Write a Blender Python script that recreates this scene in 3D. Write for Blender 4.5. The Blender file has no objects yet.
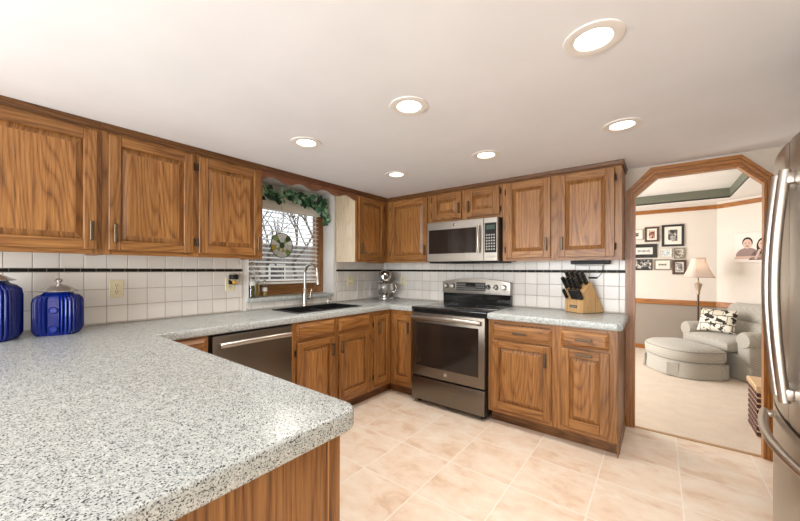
import bpy, bmesh, math, random
from mathutils import Vector, Matrix
random.seed(7)
PI = math.pi
SC = bpy.context.scene
COL = SC.collection

# ------------------------------------------------------------------ camera
CAMX, CAMY, CAMZ = 2.8146, -3.3177, 1.269
YAW, ROLL, FPX = 0.6628, 0.0031, 334.55
cd = bpy.data.cameras.new('camera'); cam = bpy.data.objects.new('camera', cd); COL.objects.link(cam)
cd.sensor_fit = 'HORIZONTAL'; cd.sensor_width = 36.0; cd.lens = 36.0 * FPX / 800.0
cd.shift_x = 2.46 / 800.0; cd.shift_y = 9.42 / 800.0
cd.clip_start = 0.02; cd.clip_end = 200
cam.matrix_world = Matrix.Translation((CAMX, CAMY, CAMZ)) @ Matrix.Rotation(YAW, 4, 'Z') @ Matrix.Rotation(PI / 2, 4, 'X') @ Matrix.Rotation(ROLL, 4, 'Z')
SC.camera = cam
# ------------------------------------------------------------------ world, lights, exposure
SC.view_settings.view_transform = 'Standard'; SC.view_settings.look = 'None'
SC.view_settings.gamma = 1.0; SC.view_settings.use_curve_mapping = False
SC.view_settings.exposure = 0.10
W = bpy.data.worlds.new('world'); SC.world = W; W.use_nodes = True
bg = W.node_tree.nodes['Background']
bg.inputs['Color'].default_value = (0.90, 0.95, 1.0, 1); bg.inputs['Strength'].default_value = 1.7
try:
    SC.cycles.max_bounces = 8; SC.cycles.diffuse_bounces = 5; SC.cycles.glossy_bounces = 4
    SC.cycles.transmission_bounces = 6; SC.cycles.transparent_max_bounces = 10
    SC.cycles.sample_clamp_indirect = 4.0; SC.cycles.caustics_reflective = False; SC.cycles.caustics_refractive = False
    SC.cycles.use_denoising = True
except Exception: pass

def area(name, loc, direction, sx, sy, power, color=(1, 1, 1), shape='RECTANGLE', spread=PI):
    l = bpy.data.lights.new(name, 'AREA'); l.shape = shape; l.size = sx
    if shape in ('RECTANGLE', 'ELLIPSE'): l.size_y = sy
    l.energy = power; l.color = color; l.spread = spread
    o = bpy.data.objects.new(name, l); COL.objects.link(o); o.location = loc
    o.rotation_euler = Vector(direction).to_track_quat('-Z', 'Y').to_euler()
    return o
CEIL = 2.098
LIGHTS = [(2.628, -1.945), (1.817, -1.95), (1.0, -1.965), (1.017, -1.034), (1.833, -1.03), (2.648, -1.032)]
# added fill lamps behind the camera and out of view in the living room
area('fill_dining', (1.9, -6.35, 1.15), (0, 1, 0.02), 3.3, 1.7, 195, (0.90, 0.96, 1.0))
area('fill_living', (0.30, 2.2, 1.2), (1, 0.1, -0.05), 2.2, 1.7, 130, (1.0, 0.98, 0.96))
for (lx, ly) in LIGHTS:
    area('can_lamp', (lx, ly, CEIL - 0.012), (0, 0, -1), 0.09, 0.09, 3.9, (1.0, 0.94, 0.87), 'DISK', math.radians(125))

# ------------------------------------------------------------------ materials
def mat(name, color=(0.8, 0.8, 0.8), rough=0.5, metal=0.0, **kw):
    m = bpy.data.materials.new(name); m.use_nodes = True
    b = m.node_tree.nodes['Principled BSDF']
    b.inputs['Base Color'].default_value = (*color, 1); b.inputs['Roughness'].default_value = rough; b.inputs['Metallic'].default_value = metal
    for k, v in kw.items(): b.inputs[k.replace('_', ' ')].default_value = v
    return m
def srgb(r, g, b):
    f = lambda c: c / 12.92 if c <= 0.04045 else ((c + 0.055) / 1.055) ** 2.4
    return (f(r / 255), f(g / 255), f(b / 255))
class NT:
    def __init__(s, m): s.t = m.node_tree; s.b = s.t.nodes['Principled BSDF']
    def n(s, typ, **kw):
        x = s.t.nodes.new(typ)
        for k, v in kw.items():
            if hasattr(x, k): setattr(x, k, v)
        return x
    def l(s, a, b): s.t.links.new(a, b)
    def math(s, op, a, b=None, c=None):
        x = s.t.nodes.new('ShaderNodeMath'); x.operation = op
        for i, v in enumerate((a, b, c)):
            if v is None: continue
            if hasattr(v, 'links'): s.l(v, x.inputs[i])
            else: x.inputs[i].default_value = v
        return x.outputs[0]
    def vmul(s, a, v):
        x = s.t.nodes.new('ShaderNodeVectorMath'); x.operation = 'MULTIPLY'; s.l(a, x.inputs[0]); x.inputs[1].default_value = v; return x.outputs[0]
    def noise(s, vec, scale, detail=2.0, rough=0.5, dist=0.0):
        x = s.t.nodes.new('ShaderNodeTexNoise'); x.inputs['Scale'].default_value = scale; x.inputs['Detail'].default_value = detail
        x.inputs['Roughness'].default_value = rough; x.inputs['Distortion'].default_value = dist
        s.l(vec, x.inputs['Vector']); return x
    def ramp(s, fac, stops, interp='LINEAR'):
        x = s.t.nodes.new('ShaderNodeValToRGB'); r = x.color_ramp; r.interpolation = interp
        while len(r.elements) < len(stops): r.elements.new(0.5)
        for e, (p, c) in zip(r.elements, stops): e.position = p; e.color = (*c, 1) if len(c) == 3 else c
        s.l(fac, x.inputs[0]); return x.outputs[0]
    def mix(s, fac, a, b, typ='MIX'):
        x = s.t.nodes.new('ShaderNodeMix'); x.data_type = 'RGBA'; x.blend_type = typ
        for i, v in ((0, fac), (6, a), (7, b)):
            if hasattr(v, 'links'): s.l(v, x.inputs[i])
            elif isinstance(v, (int, float)): x.inputs[i].default_value = v
            else: x.inputs[i].default_value = (*v, 1)
        return x.outputs[2]
    def bump(s, h, strength=0.2, dist=0.01):
        x = s.t.nodes.new('ShaderNodeBump'); x.inputs['Strength'].default_value = strength; x.inputs['Distance'].default_value = dist
        s.l(h, x.inputs['Height']); s.l(x.outputs[0], s.b.inputs['Normal'])
    def coord(s, which='Object'): return s.t.nodes.new('ShaderNodeTexCoord').outputs[which]
    def base(s, c): s.l(c, s.b.inputs['Base Color'])

def wood(name, light, mid, dark, rough=0.38, gscale=1.0):
    m = mat(name, mid, rough); t = NT(m)
    uv = t.coord('UV')
    a = t.noise(t.vmul(uv, (5.5 * gscale, 0.55 * gscale, 1)), 1.0, 0.8, 0.4, 0.1).outputs[0]
    g = t.math('PINGPONG', t.math('MULTIPLY', a, 40.0), 1.0)
    ln = t.math('POWER', t.math('SUBTRACT', 1.0, g), 2.6)
    p = t.noise(t.vmul(uv, (420, 10, 1)), 1.0, 2.0, 0.6).outputs[0]
    q = t.noise(t.vmul(uv, (90, 2.0, 1)), 1.0, 3.0, 0.6).outputs[0]
    v = t.math('SUBTRACT', t.math('ADD', t.math('MULTIPLY', p, 0.45), t.math('MULTIPLY', q, 0.62)), t.math('MULTIPLY', ln, 0.17))
    c = t.ramp(v, [(0.22, dark), (0.44, mid), (0.66, light)])
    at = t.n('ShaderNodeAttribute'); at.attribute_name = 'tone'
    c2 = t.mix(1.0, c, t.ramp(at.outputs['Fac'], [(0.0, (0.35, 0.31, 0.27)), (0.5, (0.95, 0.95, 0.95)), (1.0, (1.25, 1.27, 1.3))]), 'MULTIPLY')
    t.base(c2); t.bump(p, 0.12, 0.002)
    return m
OAK = wood('oak', srgb(172, 122, 68), srgb(136, 88, 42), srgb(76, 45, 18))
OAKR = wood('oak_red', srgb(140, 92, 60), srgb(116, 70, 44), srgb(80, 44, 26))
OAKGLARE = wood('oak_glare', srgb(232, 214, 186), srgb(222, 200, 168), srgb(196, 168, 132), 0.3)  # glare from the window put into the wood colour of one end panel
TRIMW = wood('trim_wood', srgb(176, 116, 50), srgb(150, 92, 34), srgb(112, 64, 20), 0.33)
BLOCKW = wood('block_wood', srgb(226, 188, 136), srgb(212, 170, 116), srgb(186, 140, 88), 0.5)

def granite(name, light, mid, dark, rough=0.12, sc=1.0):
    m = mat(name, light, rough); t = NT(m); co = t.coord('Object')
    def vor(scale, off):
        x = t.n('ShaderNodeTexVoronoi'); x.inputs['Scale'].default_value = scale * sc
        mp = t.n('ShaderNodeMapping'); mp.inputs['Location'].default_value = (off, off * 2, off); t.l(co, mp.inputs[0])
        t.l(mp.outputs[0], x.inputs['Vector'])
        s = t.n('ShaderNodeSeparateColor'); t.l(x.outputs['Color'], s.inputs[0]); return s.outputs[0]
    c = t.ramp(vor(370, 0.3), [(0.0, dark), (0.075, mid), (0.25, light), (0.8, tuple(min(1, v * 1.18) for v in light))], 'CONSTANT')
    k = t.ramp(vor(560, 4.1), [(0.0, (1, 1, 1)), (0.08, (0, 0, 0))], 'CONSTANT')
    c = t.mix(k, c, srgb(92, 92, 90))
    n = t.noise(co, 60, 3).outputs[0]
    c = t.mix(1.0, c, t.ramp(n, [(0.3, (0.84, 0.85, 0.85)), (0.7, (1.06, 1.05, 1.04))]), 'MULTIPLY')
    t.base(c); return m
GRANITE = granite('granite', srgb(194, 199, 197), srgb(158, 163, 161), srgb(50, 51, 52), 0.27)

def paint(name, c, rough=0.7, bumpy=0.0):
    m = mat(name, c, rough); t = NT(m); co = t.coord('Object')
    n = t.noise(co, 3.0, 3).outputs[0]
    t.base(t.mix(1.0, (*c,), t.ramp(n, [(0.3, (0.97, 0.97, 0.97)), (0.7, (1.02, 1.02, 1.02))]), 'MULTIPLY'))
    if bumpy: t.bump(t.noise(co, 260, 2).outputs[0], bumpy, 0.002)
    return m
CEILM = paint('ceiling_paint', srgb(234, 234, 237), 0.85, 0.15)
WALLM = paint('kitchen_paint', srgb(200, 186, 170), 0.8, 0.1)
WHITEM = paint('white_paint', srgb(238, 236, 232), 0.6)
LIVU = paint('living_paint_upper', srgb(222, 214, 204), 0.8)
LIVL = paint('living_paint_lower', srgb(152, 141, 129), 0.8)
TRAYG = paint('tray_green', srgb(112, 114, 98), 0.8)
GROUT = paint('grout', srgb(178, 166, 152), 0.85)

def tilemat():
    m = mat('wall_tile', srgb(232, 224, 214), 0.22); t = NT(m)
    at = t.n('ShaderNodeAttribute'); at.attribute_name = 'tone'
    t.base(t.ramp(at.outputs['Fac'], [(0.0, srgb(230, 224, 216)), (1.0, srgb(240, 235, 228))])); return m
TILE = tilemat()
ACCENT = mat('accent_tile', srgb(30, 30, 27), 0.4, 0, Specular_IOR_Level=.15)

def floormat():
    m = mat('floor_tile', srgb(222, 196, 166), 0.3); t = NT(m); co = t.coord('Object')
    sp = t.n('ShaderNodeSeparateXYZ'); t.l(co, sp.inputs[0])
    P = 0.398
    def line(o, off):
        f = t.math('FRACT', t.math('DIVIDE', t.math('SUBTRACT', o, off - 40 * P), P))
        d = t.math('MINIMUM', f, t.math('SUBTRACT', 1.0, f)); return d
    fx, fy = line(sp.outputs[0], 2.92), line(sp.outputs[1], -1.355)
    d = t.math('MINIMUM', fx, fy)
    gr = t.ramp(d, [(0.006, (1, 1, 1)), (0.012, (0, 0, 0))])
    # per-tile offset
    cx = t.math('FLOOR', t.math('DIVIDE', t.math('SUBTRACT', sp.outputs[0], 2.92), P)); cy = t.math('FLOOR', t.math('DIVIDE', t.math('SUBTRACT', sp.outputs[1], -1.355), P))
    cb = t.n('ShaderNodeCombineXYZ'); t.l(cx, cb.inputs[0]); t.l(cy, cb.inputs[1])
    wn = t.n('ShaderNodeTexWhiteNoise'); t.l(cb.outputs[0], wn.inputs['Vector'])
    va = t.n('ShaderNodeVectorMath'); va.operation = 'MULTIPLY_ADD'; t.l(wn.outputs['Color'], va.inputs[0]); va.inputs[1].default_value = (9, 9, 9); t.l(co, va.inputs[2])
    n1 = t.noise(t.vmul(va.outputs[0], (1.0, 1.7, 1)), 4.5, 5, 0.6, 0.6).outputs[0]
    n2 = t.noise(va.outputs[0], 16, 4, 0.6).outputs[0]
    v = t.math('ADD', t.math('MULTIPLY', n1, 0.75), t.math('MULTIPLY', n2, 0.25))
    c = t.ramp(v, [(0.34, srgb(216, 188, 162)), (0.46, srgb(230, 209, 188)), (0.6, srgb(236, 222, 205)), (0.72, srgb(240, 230, 216))])
    c = t.mix(gr, c, srgb(240, 231, 219))
    t.base(c); t.bump(t.math('MULTIPLY', gr, -1.0), 0.25, 0.003); return m
FLOORM = floormat()
def carpetmat():
    m = mat('carpet', srgb(222, 208, 192), 0.95); t = NT(m); co = t.coord('Object')
    n = t.noise(co, 420, 2).outputs[0]; n2 = t.noise(co, 7, 3).outputs[0]
    t.base(t.mix(1.0, t.ramp(n, [(0.3, srgb(196, 180, 162)), (0.7, srgb(228, 214, 198))]), t.ramp(n2, [(0.3, (0.94, 0.94, 0.94)), (0.7, (1.03, 1.03, 1.03))]), 'MULTIPLY'))
    t.bump(n, 0.5, 0.006); return m
CARPET = carpetmat()

def brushed(name, c, rough, axis=(1, 1, 90)):
    m = mat(name, c, rough, 1.0); t = NT(m); co = t.coord('Object')
    n = t.noise(t.vmul(co, axis), 6, 2).outputs[0]
    t.l(t.ramp(n, [(0.3, (rough * .92,) * 3), (0.7, (rough * 1.1,) * 3)]), t.b.inputs['Roughness']); return m
STEEL = mat('stainless', srgb(178, 171, 160), 0.33, 1.0)
STEELH = mat('stainless_handle', srgb(186, 178, 170), 0.3, 1.0)
SLATE = brushed('slate_steel', srgb(124, 115, 105), 0.34, (1, 1, 60))
MWSTEEL = brushed('microwave_steel', srgb(178, 170, 160), 0.36, (1, 1, 60))
CHROME = mat('chrome', (0.66, 0.65, 0.63), 0.08, 1.0)
NICKEL = mat('brushed_nickel', srgb(196, 188, 176), 0.25, 1.0)
BRONZE = mat('pull_metal', srgb(98, 84, 68), 0.42, 0.8)
HINGE = mat('hinge_metal', srgb(58, 44, 32), 0.4, 0.7)
BLKGLASS = mat('black_glass', (0.012, 0.012, 0.013), 0.06)
OVENGLASS = mat('oven_glass', srgb(40, 33, 29), 0.05, 0, IOR=1.52)
BLACK = mat('black_plastic', (0.012, 0.012, 0.012), 0.4, 0, Specular_IOR_Level=.2)
DARKGREY = mat('dark_grey_plastic', srgb(60, 58, 56), 0.4)
DISPLAY = mat('display', srgb(96, 92, 84), 0.2)
GREYTXT = mat('legend_grey', srgb(160, 156, 150), 0.5)
SINKM = mat('sink_composite', (0.012, 0.012, 0.013), 0.35)
CREAM = mat('outlet_cream', srgb(236, 226, 190), 0.4)
DARKSLOT = mat('slot_dark', (0.03, 0.028, 0.025), 0.6)
COBALT = mat('cobalt_glaze', srgb(4, 30, 116), 0.06)
COBALTD = mat('cobalt_medallion', srgb(30, 52, 140), 0.08)
PEWTER = mat('pewter', srgb(206, 204, 200), 0.22, .75)
BLINDM = mat('blind_white', srgb(240, 238, 232), 0.45)
LEAF = mat('ivy_leaf', srgb(58, 112, 74), 0.45); LEAF2 = mat('pale_leaf', srgb(150, 190, 160), 0.5); LEAF3 = mat('dark_leaf', srgb(28, 66, 46), 0.5)
STEMM = mat('stem', srgb(70, 60, 36), 0.7)
LAMPEM = mat('lamp_lens', (1, 1, 1), 0.4); LAMPEM.node_tree.nodes['Principled BSDF'].inputs['Emission Color'].default_value = (1, 0.93, 0.82, 1); LAMPEM.node_tree.nodes['Principled BSDF'].inputs['Emission Strength'].default_value = 6.0
CANTRIM = mat('can_trim', srgb(236, 230, 224), 0.5)
GLASS = mat('clear_glass', (1, 1, 1), 0.02, 0.0, Transmission_Weight=1.0, IOR=1.45)
BOTTLE = bpy.data.materials.new('bottle_glass'); BOTTLE.use_nodes = True
_t = BOTTLE.node_tree; _t.nodes.remove(_t.nodes['Principled BSDF'])
_a = _t.nodes.new('ShaderNodeBsdfTransparent'); _a.inputs[0].default_value = (.97, .98, .97, 1); _g = _t.nodes.new('ShaderNodeBsdfGlossy'); _g.inputs['Roughness'].default_value = 0.04
_m = _t.nodes.new('ShaderNodeMixShader'); _lw = _t.nodes.new('ShaderNodeLayerWeight'); _lw.inputs[0].default_value = .55
_t.links.new(_lw.outputs['Facing'], _m.inputs[0]); _t.links.new(_a.outputs[0], _m.inputs[1]); _t.links.new(_g.outputs[0], _m.inputs[2]); _t.links.new(_m.outputs[0], _t.nodes['Material Output'].inputs[0])
PANE = bpy.data.materials.new('window_pane'); PANE.use_nodes = True
_t = PANE.node_tree; _t.nodes.remove(_t.nodes['Principled BSDF'])
_a = _t.nodes.new('ShaderNodeBsdfTransparent'); _g = _t.nodes.new('ShaderNodeBsdfGlossy'); _g.inputs['Roughness'].default_value = 0.02
_m = _t.nodes.new('ShaderNodeMixShader'); _m.inputs[0].default_value = 0.05
_t.links.new(_a.outputs[0], _m.inputs[1]); _t.links.new(_g.outputs[0], _m.inputs[2]); _t.links.new(_m.outputs[0], _t.nodes['Material Output'].inputs[0])

# ------------------------------------------------------------------ mesh helpers
class G:
    """collects shapes for ONE mesh; M maps local to world coordinates"""
    def __init__(s, M=None):
        s.bm = bmesh.new(); s.uv = s.bm.loops.layers.uv.new('UVMap'); s.tone = s.bm.loops.layers.float.new('tone'); s.M = M or Matrix.Identity(4)
    def v(s, p): return s.bm.verts.new(s.M @ Vector(p))
    def face(s, vs, mi=0):
        try: f = s.bm.faces.new(vs)
        except ValueError: return None
        f.material_index = mi; return f
    def _uv(s, faces, loc, grain, tone=None):
        ou, ov = random.random() * 37, random.random() * 37
        tn = 0.38 + random.random() * 0.24 if tone is None else tone
        ax = 'xyz'.index(grain)
        for f in faces:
            pts = [loc[l.vert] for l in f.loops]
            n = Vector((0, 0, 0))
            for i in range(len(pts)): n += pts[i].cross(pts[(i + 1) % len(pts)])
            na = max(range(3), key=lambda i: abs(n[i]))
            oth = [i for i in range(3) if i != ax and i != na]
            u = oth[0] if oth else (0 if ax != 0 else 1)
            for l, p in zip(f.loops, pts):
                l[s.uv].uv = ((p[u] + p[na] * (0 if na == ax else .37)) + ou, p[ax] + ov); l[s.tone] = tn
    def box(s, x0, x1, y0, y1, z0, z1, grain='z', bev=0.0, seg=1, mi=0, tone=None, R=None):
        x0, x1 = sorted((x0, x1)); y0, y1 = sorted((y0, y1)); z0, z1 = sorted((z0, z1))
        b = bmesh.new(); bmesh.ops.create_cube(b, size=1)
        for w in b.verts: w.co = Vector(((x0 + x1) / 2 + w.co.x * (x1 - x0), (y0 + y1) / 2 + w.co.y * (y1 - y0), (z0 + z1) / 2 + w.co.z * (z1 - z0)))
        if bev > 0: bmesh.ops.bevel(b, geom=b.edges[:], offset=min(bev, .45 * min(x1 - x0, y1 - y0, z1 - z0)), segments=seg, profile=0.5, affect='EDGES')
        s.merge(b, grain, mi, tone, R)
    def merge(s, b, grain='z', mi=0, tone=None, R=None):
        loc = {}; mp = {}
        for w in b.verts:
            c = (R @ w.co) if R else w.co.copy()
            nv = s.bm.verts.new(s.M @ c); mp[w] = nv; loc[nv] = w.co.copy()
        fs = []
        for f in b.faces:
            nf = s.face([mp[w] for w in f.verts], mi)
            if nf: fs.append(nf)
        s._uv(fs, loc, grain, tone); b.free()
    def poly(s, pts, d, mi=0, grain='z', tone=None, bev=0.0, seg=2, R=None):
        """closed planar outline pts (3-D) extruded by vector d"""
        b = bmesh.new(); lo = [b.verts.new(p) for p in pts]; hi = [b.verts.new(Vector(p) + Vector(d)) for p in pts]
        f0 = b.faces.new(lo); f1 = b.faces.new(hi[::-1]); n = len(pts)
        for i in range(n): b.faces.new((lo[(i + 1) % n], lo[i], hi[i], hi[(i + 1) % n]))
        if bev:
            es = list(f0.edges) + list(f1.edges)
            bmesh.ops.bevel(b, geom=es, offset=bev, segments=seg, profile=0.5, affect='EDGES')
        s.merge(b, grain, mi, tone, R)
    def lathe(s, prof, c=(0, 0, 0), seg=24, mi=0, R=None, sx=1.0, sy=1.0, f=None):
        """prof: (r, z) list about the z axis"""
        b = bmesh.new(); rings = []
        for (r, z) in prof:
            if r < 1e-6: rings.append([b.verts.new((0, 0, z))])
            else:
                rings.append([b.verts.new((r * math.cos(2 * PI * k / seg) * sx * (f(2 * PI * k / seg) if f else 1), r * math.sin(2 * PI * k / seg) * sy * (f(2 * PI * k / seg) if f else 1), z)) for k in range(seg)])
        for a, bb in zip(rings, rings[1:]):
            for k in range(seg):
                vs = []
                if len(a) == 1 and len(bb) == 1: continue
                if len(a) == 1: vs = [a[0], bb[k], bb[(k + 1) % seg]]
                elif len(bb) == 1: vs = [a[k], a[(k + 1) % seg], bb[0]]
                else: vs = [a[k], a[(k + 1) % seg], bb[(k + 1) % seg], bb[k]]
                b.faces.new(vs)
        T = Matrix.Translation(c) @ (R or Matrix.Identity(4))
        s.merge(b, 'z', mi, None, T)
    def tube(s, pts, rad, seg=10, mi=0, caps=True, flat=None):
        """swept tube; rad a number or a list; flat=(w,h) factors"""
        pts = [Vector(p) for p in pts]; n = len(pts); rs = rad if isinstance(rad, (list, tuple)) else [rad] * n
        b = bmesh.new(); rings = []; up = None
        for i, p in enumerate(pts):
            d = (pts[min(i + 1, n - 1)] - pts[max(i - 1, 0)]).normalized()
            if up is None: up = Vector((0, 0, 1)) if abs(d.z) < 0.9 else Vector((1, 0, 0))
            sd = d.cross(up).normalized(); up = sd.cross(d).normalized()
            w, h = flat or (1, 1)
            rings.append([b.verts.new(p + rs[i] * (sd * w * math.cos(2 * PI * k / seg) + up * h * math.sin(2 * PI * k / seg))) for k in range(seg)])
        for a, bb in zip(rings, rings[1:]):
            for k in range(seg): b.faces.new((a[k], a[(k + 1) % seg], bb[(k + 1) % seg], bb[k]))
        if caps: b.faces.new(rings[0][::-1]); b.faces.new(rings[-1])
        s.merge(b, 'z', mi)
    def ball(s, c, r, sub=2, mi=0, sc=(1, 1, 1)):
        b = bmesh.new(); bmesh.ops.create_icosphere(b, subdivisions=sub, radius=1)
        for w in b.verts: w.co = Vector(c) + Vector((w.co.x * r * sc[0], w.co.y * r * sc[1], w.co.z * r * sc[2]))
        s.merge(b, 'z', mi)

WL = {}
def fin(name, g, mats, parent=None, at=None, smooth=None, normals=True):
    if normals: bmesh.ops.recalc_face_normals(g.bm, faces=g.bm.faces[:])
    org = WL[parent] if parent else Vector(at if at else (0, 0, 0))
    for w in g.bm.verts: w.co -= org
    me = bpy.data.meshes.new(name); g.bm.to_mesh(me); g.bm.free()
    for m in (mats if isinstance(mats, (list, tuple)) else [mats]): me.materials.append(m)
    o = bpy.data.objects.new(name, me); COL.objects.link(o)
    if smooth is not None:
        me.polygons.foreach_set('use_smooth', [True] * len(me.polygons))
        try: me.set_sharp_from_angle(angle=math.radians(smooth))
        except Exception: pass
    if parent: o.parent = parent
    else: o.location = org
    WL[o] = org.copy()
    return o
def tag(o, label, cat, group=None):
    o['label'] = label; o['category'] = cat
    if group: o['group'] = group
    return o
def thing(name, label, cat, loc, group=None):
    o = bpy.data.objects.new(name, None); COL.objects.link(o); o.location = loc; o.empty_display_size = 0.1
    WL[o] = Vector(loc); return tag(o, label, cat, group)
def struct(name, g, mats, parent=None, **kw):
    o = fin(name, g, mats, parent, **kw)
    if not parent: o['kind'] = 'structure'
    return o
def sempty(name, loc=(0, 0, 0)):
    o = bpy.data.objects.new(name, None); COL.objects.link(o); o.location = loc; WL[o] = Vector(loc); o['kind'] = 'structure'; return o
LW = Matrix(((0, 1, 0, 0), (1, 0, 0, 0), (0, 0, 1, 0), (0, 0, 0, 1)))      # (a, b, z) -> x=b, y=a : window wall
RW = Matrix(((1, 0, 0, 0), (0, -1, 0, 0), (0, 0, 1, 0), (0, 0, 0, 1)))     # (a, b, z) -> x=a, y=-b : range wall

# ================================================================== SETTING
XR, YB = 3.97, -6.5
g = G(); g.box(-0.3, XR + .3, YB - .2, 0.02, -0.2, 0.0); struct('floor', g, FLOORM)
LZ = -0.17
g = G(); g.box(0.0, 6.2, 0.02, 5.2, LZ - .2, LZ); struct('floor_living', g, CARPET)
g = G(); g.box(2.60, 3.43, 0.0, 0.035, -0.17, 0.006, 'x', .004); struct('trim_threshold', g, mat('threshold', srgb(176, 140, 98), 0.5))
# kitchen ceiling with a round hole at each recessed light
def ceiling():
    g = G(); hs = 0.15; xs = {0 - .25, XR + .2}; ys = {YB - .2, 0.0}
    for (x, y) in LIGHTS: xs |= {round(x - hs, 4), round(x + hs, 4)}; ys |= {round(y - hs, 4), round(y + hs, 4)}
    # columns of lights share x bands only approximately: merge near-equal lines into one grid
    xs, ys = sorted(xs), sorted(ys)
    holes = [(x, y) for x, y in LIGHTS]
    # use exact cell per light: skip any grid cell whose centre is inside a light square
    for i in range(len(xs) - 1):
        for j in range(len(ys) - 1):
            cx, cy = (xs[i] + xs[i + 1]) / 2, (ys[j] + ys[j + 1]) / 2
            if any(abs(cx - x) < hs and abs(cy - y) < hs for x, y in holes): continue
            g.face([g.v((xs[i], ys[j], CEIL)), g.v((xs[i], ys[j + 1], CEIL)), g.v((xs[i + 1], ys[j + 1], CEIL)), g.v((xs[i + 1], ys[j], CEIL))])
    for (x, y) in holes:
        N = 32; r = 0.066
        ci = [g.v((x + r * math.cos(2 * PI * k / N), y + r * math.sin(2 * PI * k / N), CEIL)) for k in range(N)]
        sq = []
        for k in range(N):
            c, s_ = math.cos(2 * PI * k / N), math.sin(2 * PI * k / N); m_ = max(abs(c), abs(s_)); sq.append(g.v((x + hs * c / m_, y + hs * s_ / m_, CEIL)))
        for k in range(N): g.face([ci[k], ci[(k + 1) % N], sq[(k + 1) % N], sq[k]])
    g.box(-.25, XR + .2, YB - .2, 0.0, CEIL + .12, CEIL + .15)
    return struct('ceiling', g, CEILM, normals=False)
ceiling()

# window wall (left), opening y -1.84..-.86, z .985..ceiling
WY0, WY1, WZ0 = -1.818, -0.86, 0.985
g = G()
g.box(-.22, 0, YB, WY0, 0, CEIL + .1); g.box(-.22, 0, WY1, 0.12, 0, CEIL + .1); g.box(-.22, 0, WY0, WY1, 0, WZ0)
g.box(-.22, -.16, WY0, WY1, 2.02, CEIL + .1)
wall_left = struct('wall_left', g, WHITEM)
# range wall with the arch
AO = [(2.665, 1.865), (2.808, 1.997), (3.251, 1.998), (3.376, 1.862)]
g = G(); T = 0.05
g.box(0, 2.655, 0, T, 0, CEIL + .02); g.box(3.386, XR, 0, T, 0, CEIL + .02); g.box(2.655, 3.386, 0, T, 2.006, CEIL + .02)
g.poly([(2.655, 0, 1.86), (2.655, 0, 2.006), (2.81, 0, 2.006)], (0, T, 0)); g.poly([(3.386, 0, 1.855), (3.249, 0, 2.006), (3.386, 0, 2.006)], (0, T, 0))
wall_front = struct('wall_front', g, WALLM)
g = G(); g.box(-1.0, 0.0, 0.0, T, 0, CEIL + 1); g.box(0, 6.2, 0.001, T - .001, CEIL + .03, 3.0); g.box(XR - .02, 6.2, 0.0, T, LZ, CEIL + .03); g.box(0, 6.2, 0.02, T - .001, LZ, -0.01)
struct('wall_divider', g, LIVU)
g = G(); g.box(XR, XR + .15, YB, 0.0, 0, CEIL + .1); struct('wall_right', g, WALLM)
g = G(); wx0, wx1, wz0, wz1 = 0.2, 3.6, 0.25, 1.98
g.box(-.22, wx0, YB - .2, YB, 0, CEIL + .1); g.box(wx1, XR + .15, YB - .2, YB, 0, CEIL + .1); g.box(wx0, wx1, YB - .2, YB, 0, wz0); g.box(wx0, wx1, YB - .2, YB, wz1, CEIL + .1)
for xx in (1.33, 2.47): g.box(xx - .05, xx + .05, YB - .1, YB - .05, wz0, wz1)
struct('wall_back', g, WALLM)

# backsplash tile (each wall's tile field is one part of its wall)
def backsplash(M, parent, ranges, off):
    P = 0.1085
    g = G(M)
    for (a0, a1, z0, z1) in ranges: g.box(a0, a1, -.001, 0.004, z0, z1, mi=1)
    k0 = int(math.floor((min(r[0] for r in ranges) - off) / P)) - 1
    rows = [(0.915, 0.922), (0.922, 1.0305), (1.0305, 1.139), (1.139, 1.2495), (1.2725, 1.40)]
    for (a0, a1, z0, z1) in ranges:
        k = k0
        while off + k * P < a1:
            l, r = max(a0, off + k * P), min(a1, off + (k + 1) * P); k += 1
            if r - l < 0.006: continue
            for (q0, q1) in rows:
                b, t = max(q0, z0), min(q1, z1)
                if t - b < .006: continue
                e = .0016; g.box(l + e, r - e, 0.002, 0.0075, b + e, t - e, bev=.0016, tone=random.random())
        q = P * 2 / 3; k = int(math.floor((a0 - off) / q)) - 1
        while off + k * q < a1:
            l, r = max(a0, off + .02 + k * q), min(a1, off + .02 + (k + 1) * q); k += 1
            if r - l < .006 or z1 < 1.27: continue
            g.box(l + .0016, r - .0016, 0.002, 0.009, 1.2515, 1.2712, bev=.0015, mi=2)
    return fin('backsplash', g, [TILE, GROUT, ACCENT], parent)
backsplash(LW, wall_left, [(-3.75, -1.874, .914, 1.37), (WY0 - .02, WY1 + .02, .914, .984), (-.82, 0, .914, 1.37)], -3.204)
backsplash(RW, wall_front, [(0, 2.60, .914, 1.37), (0.93, 1.68, .86, 1.37)][:1], 0.062)

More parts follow.
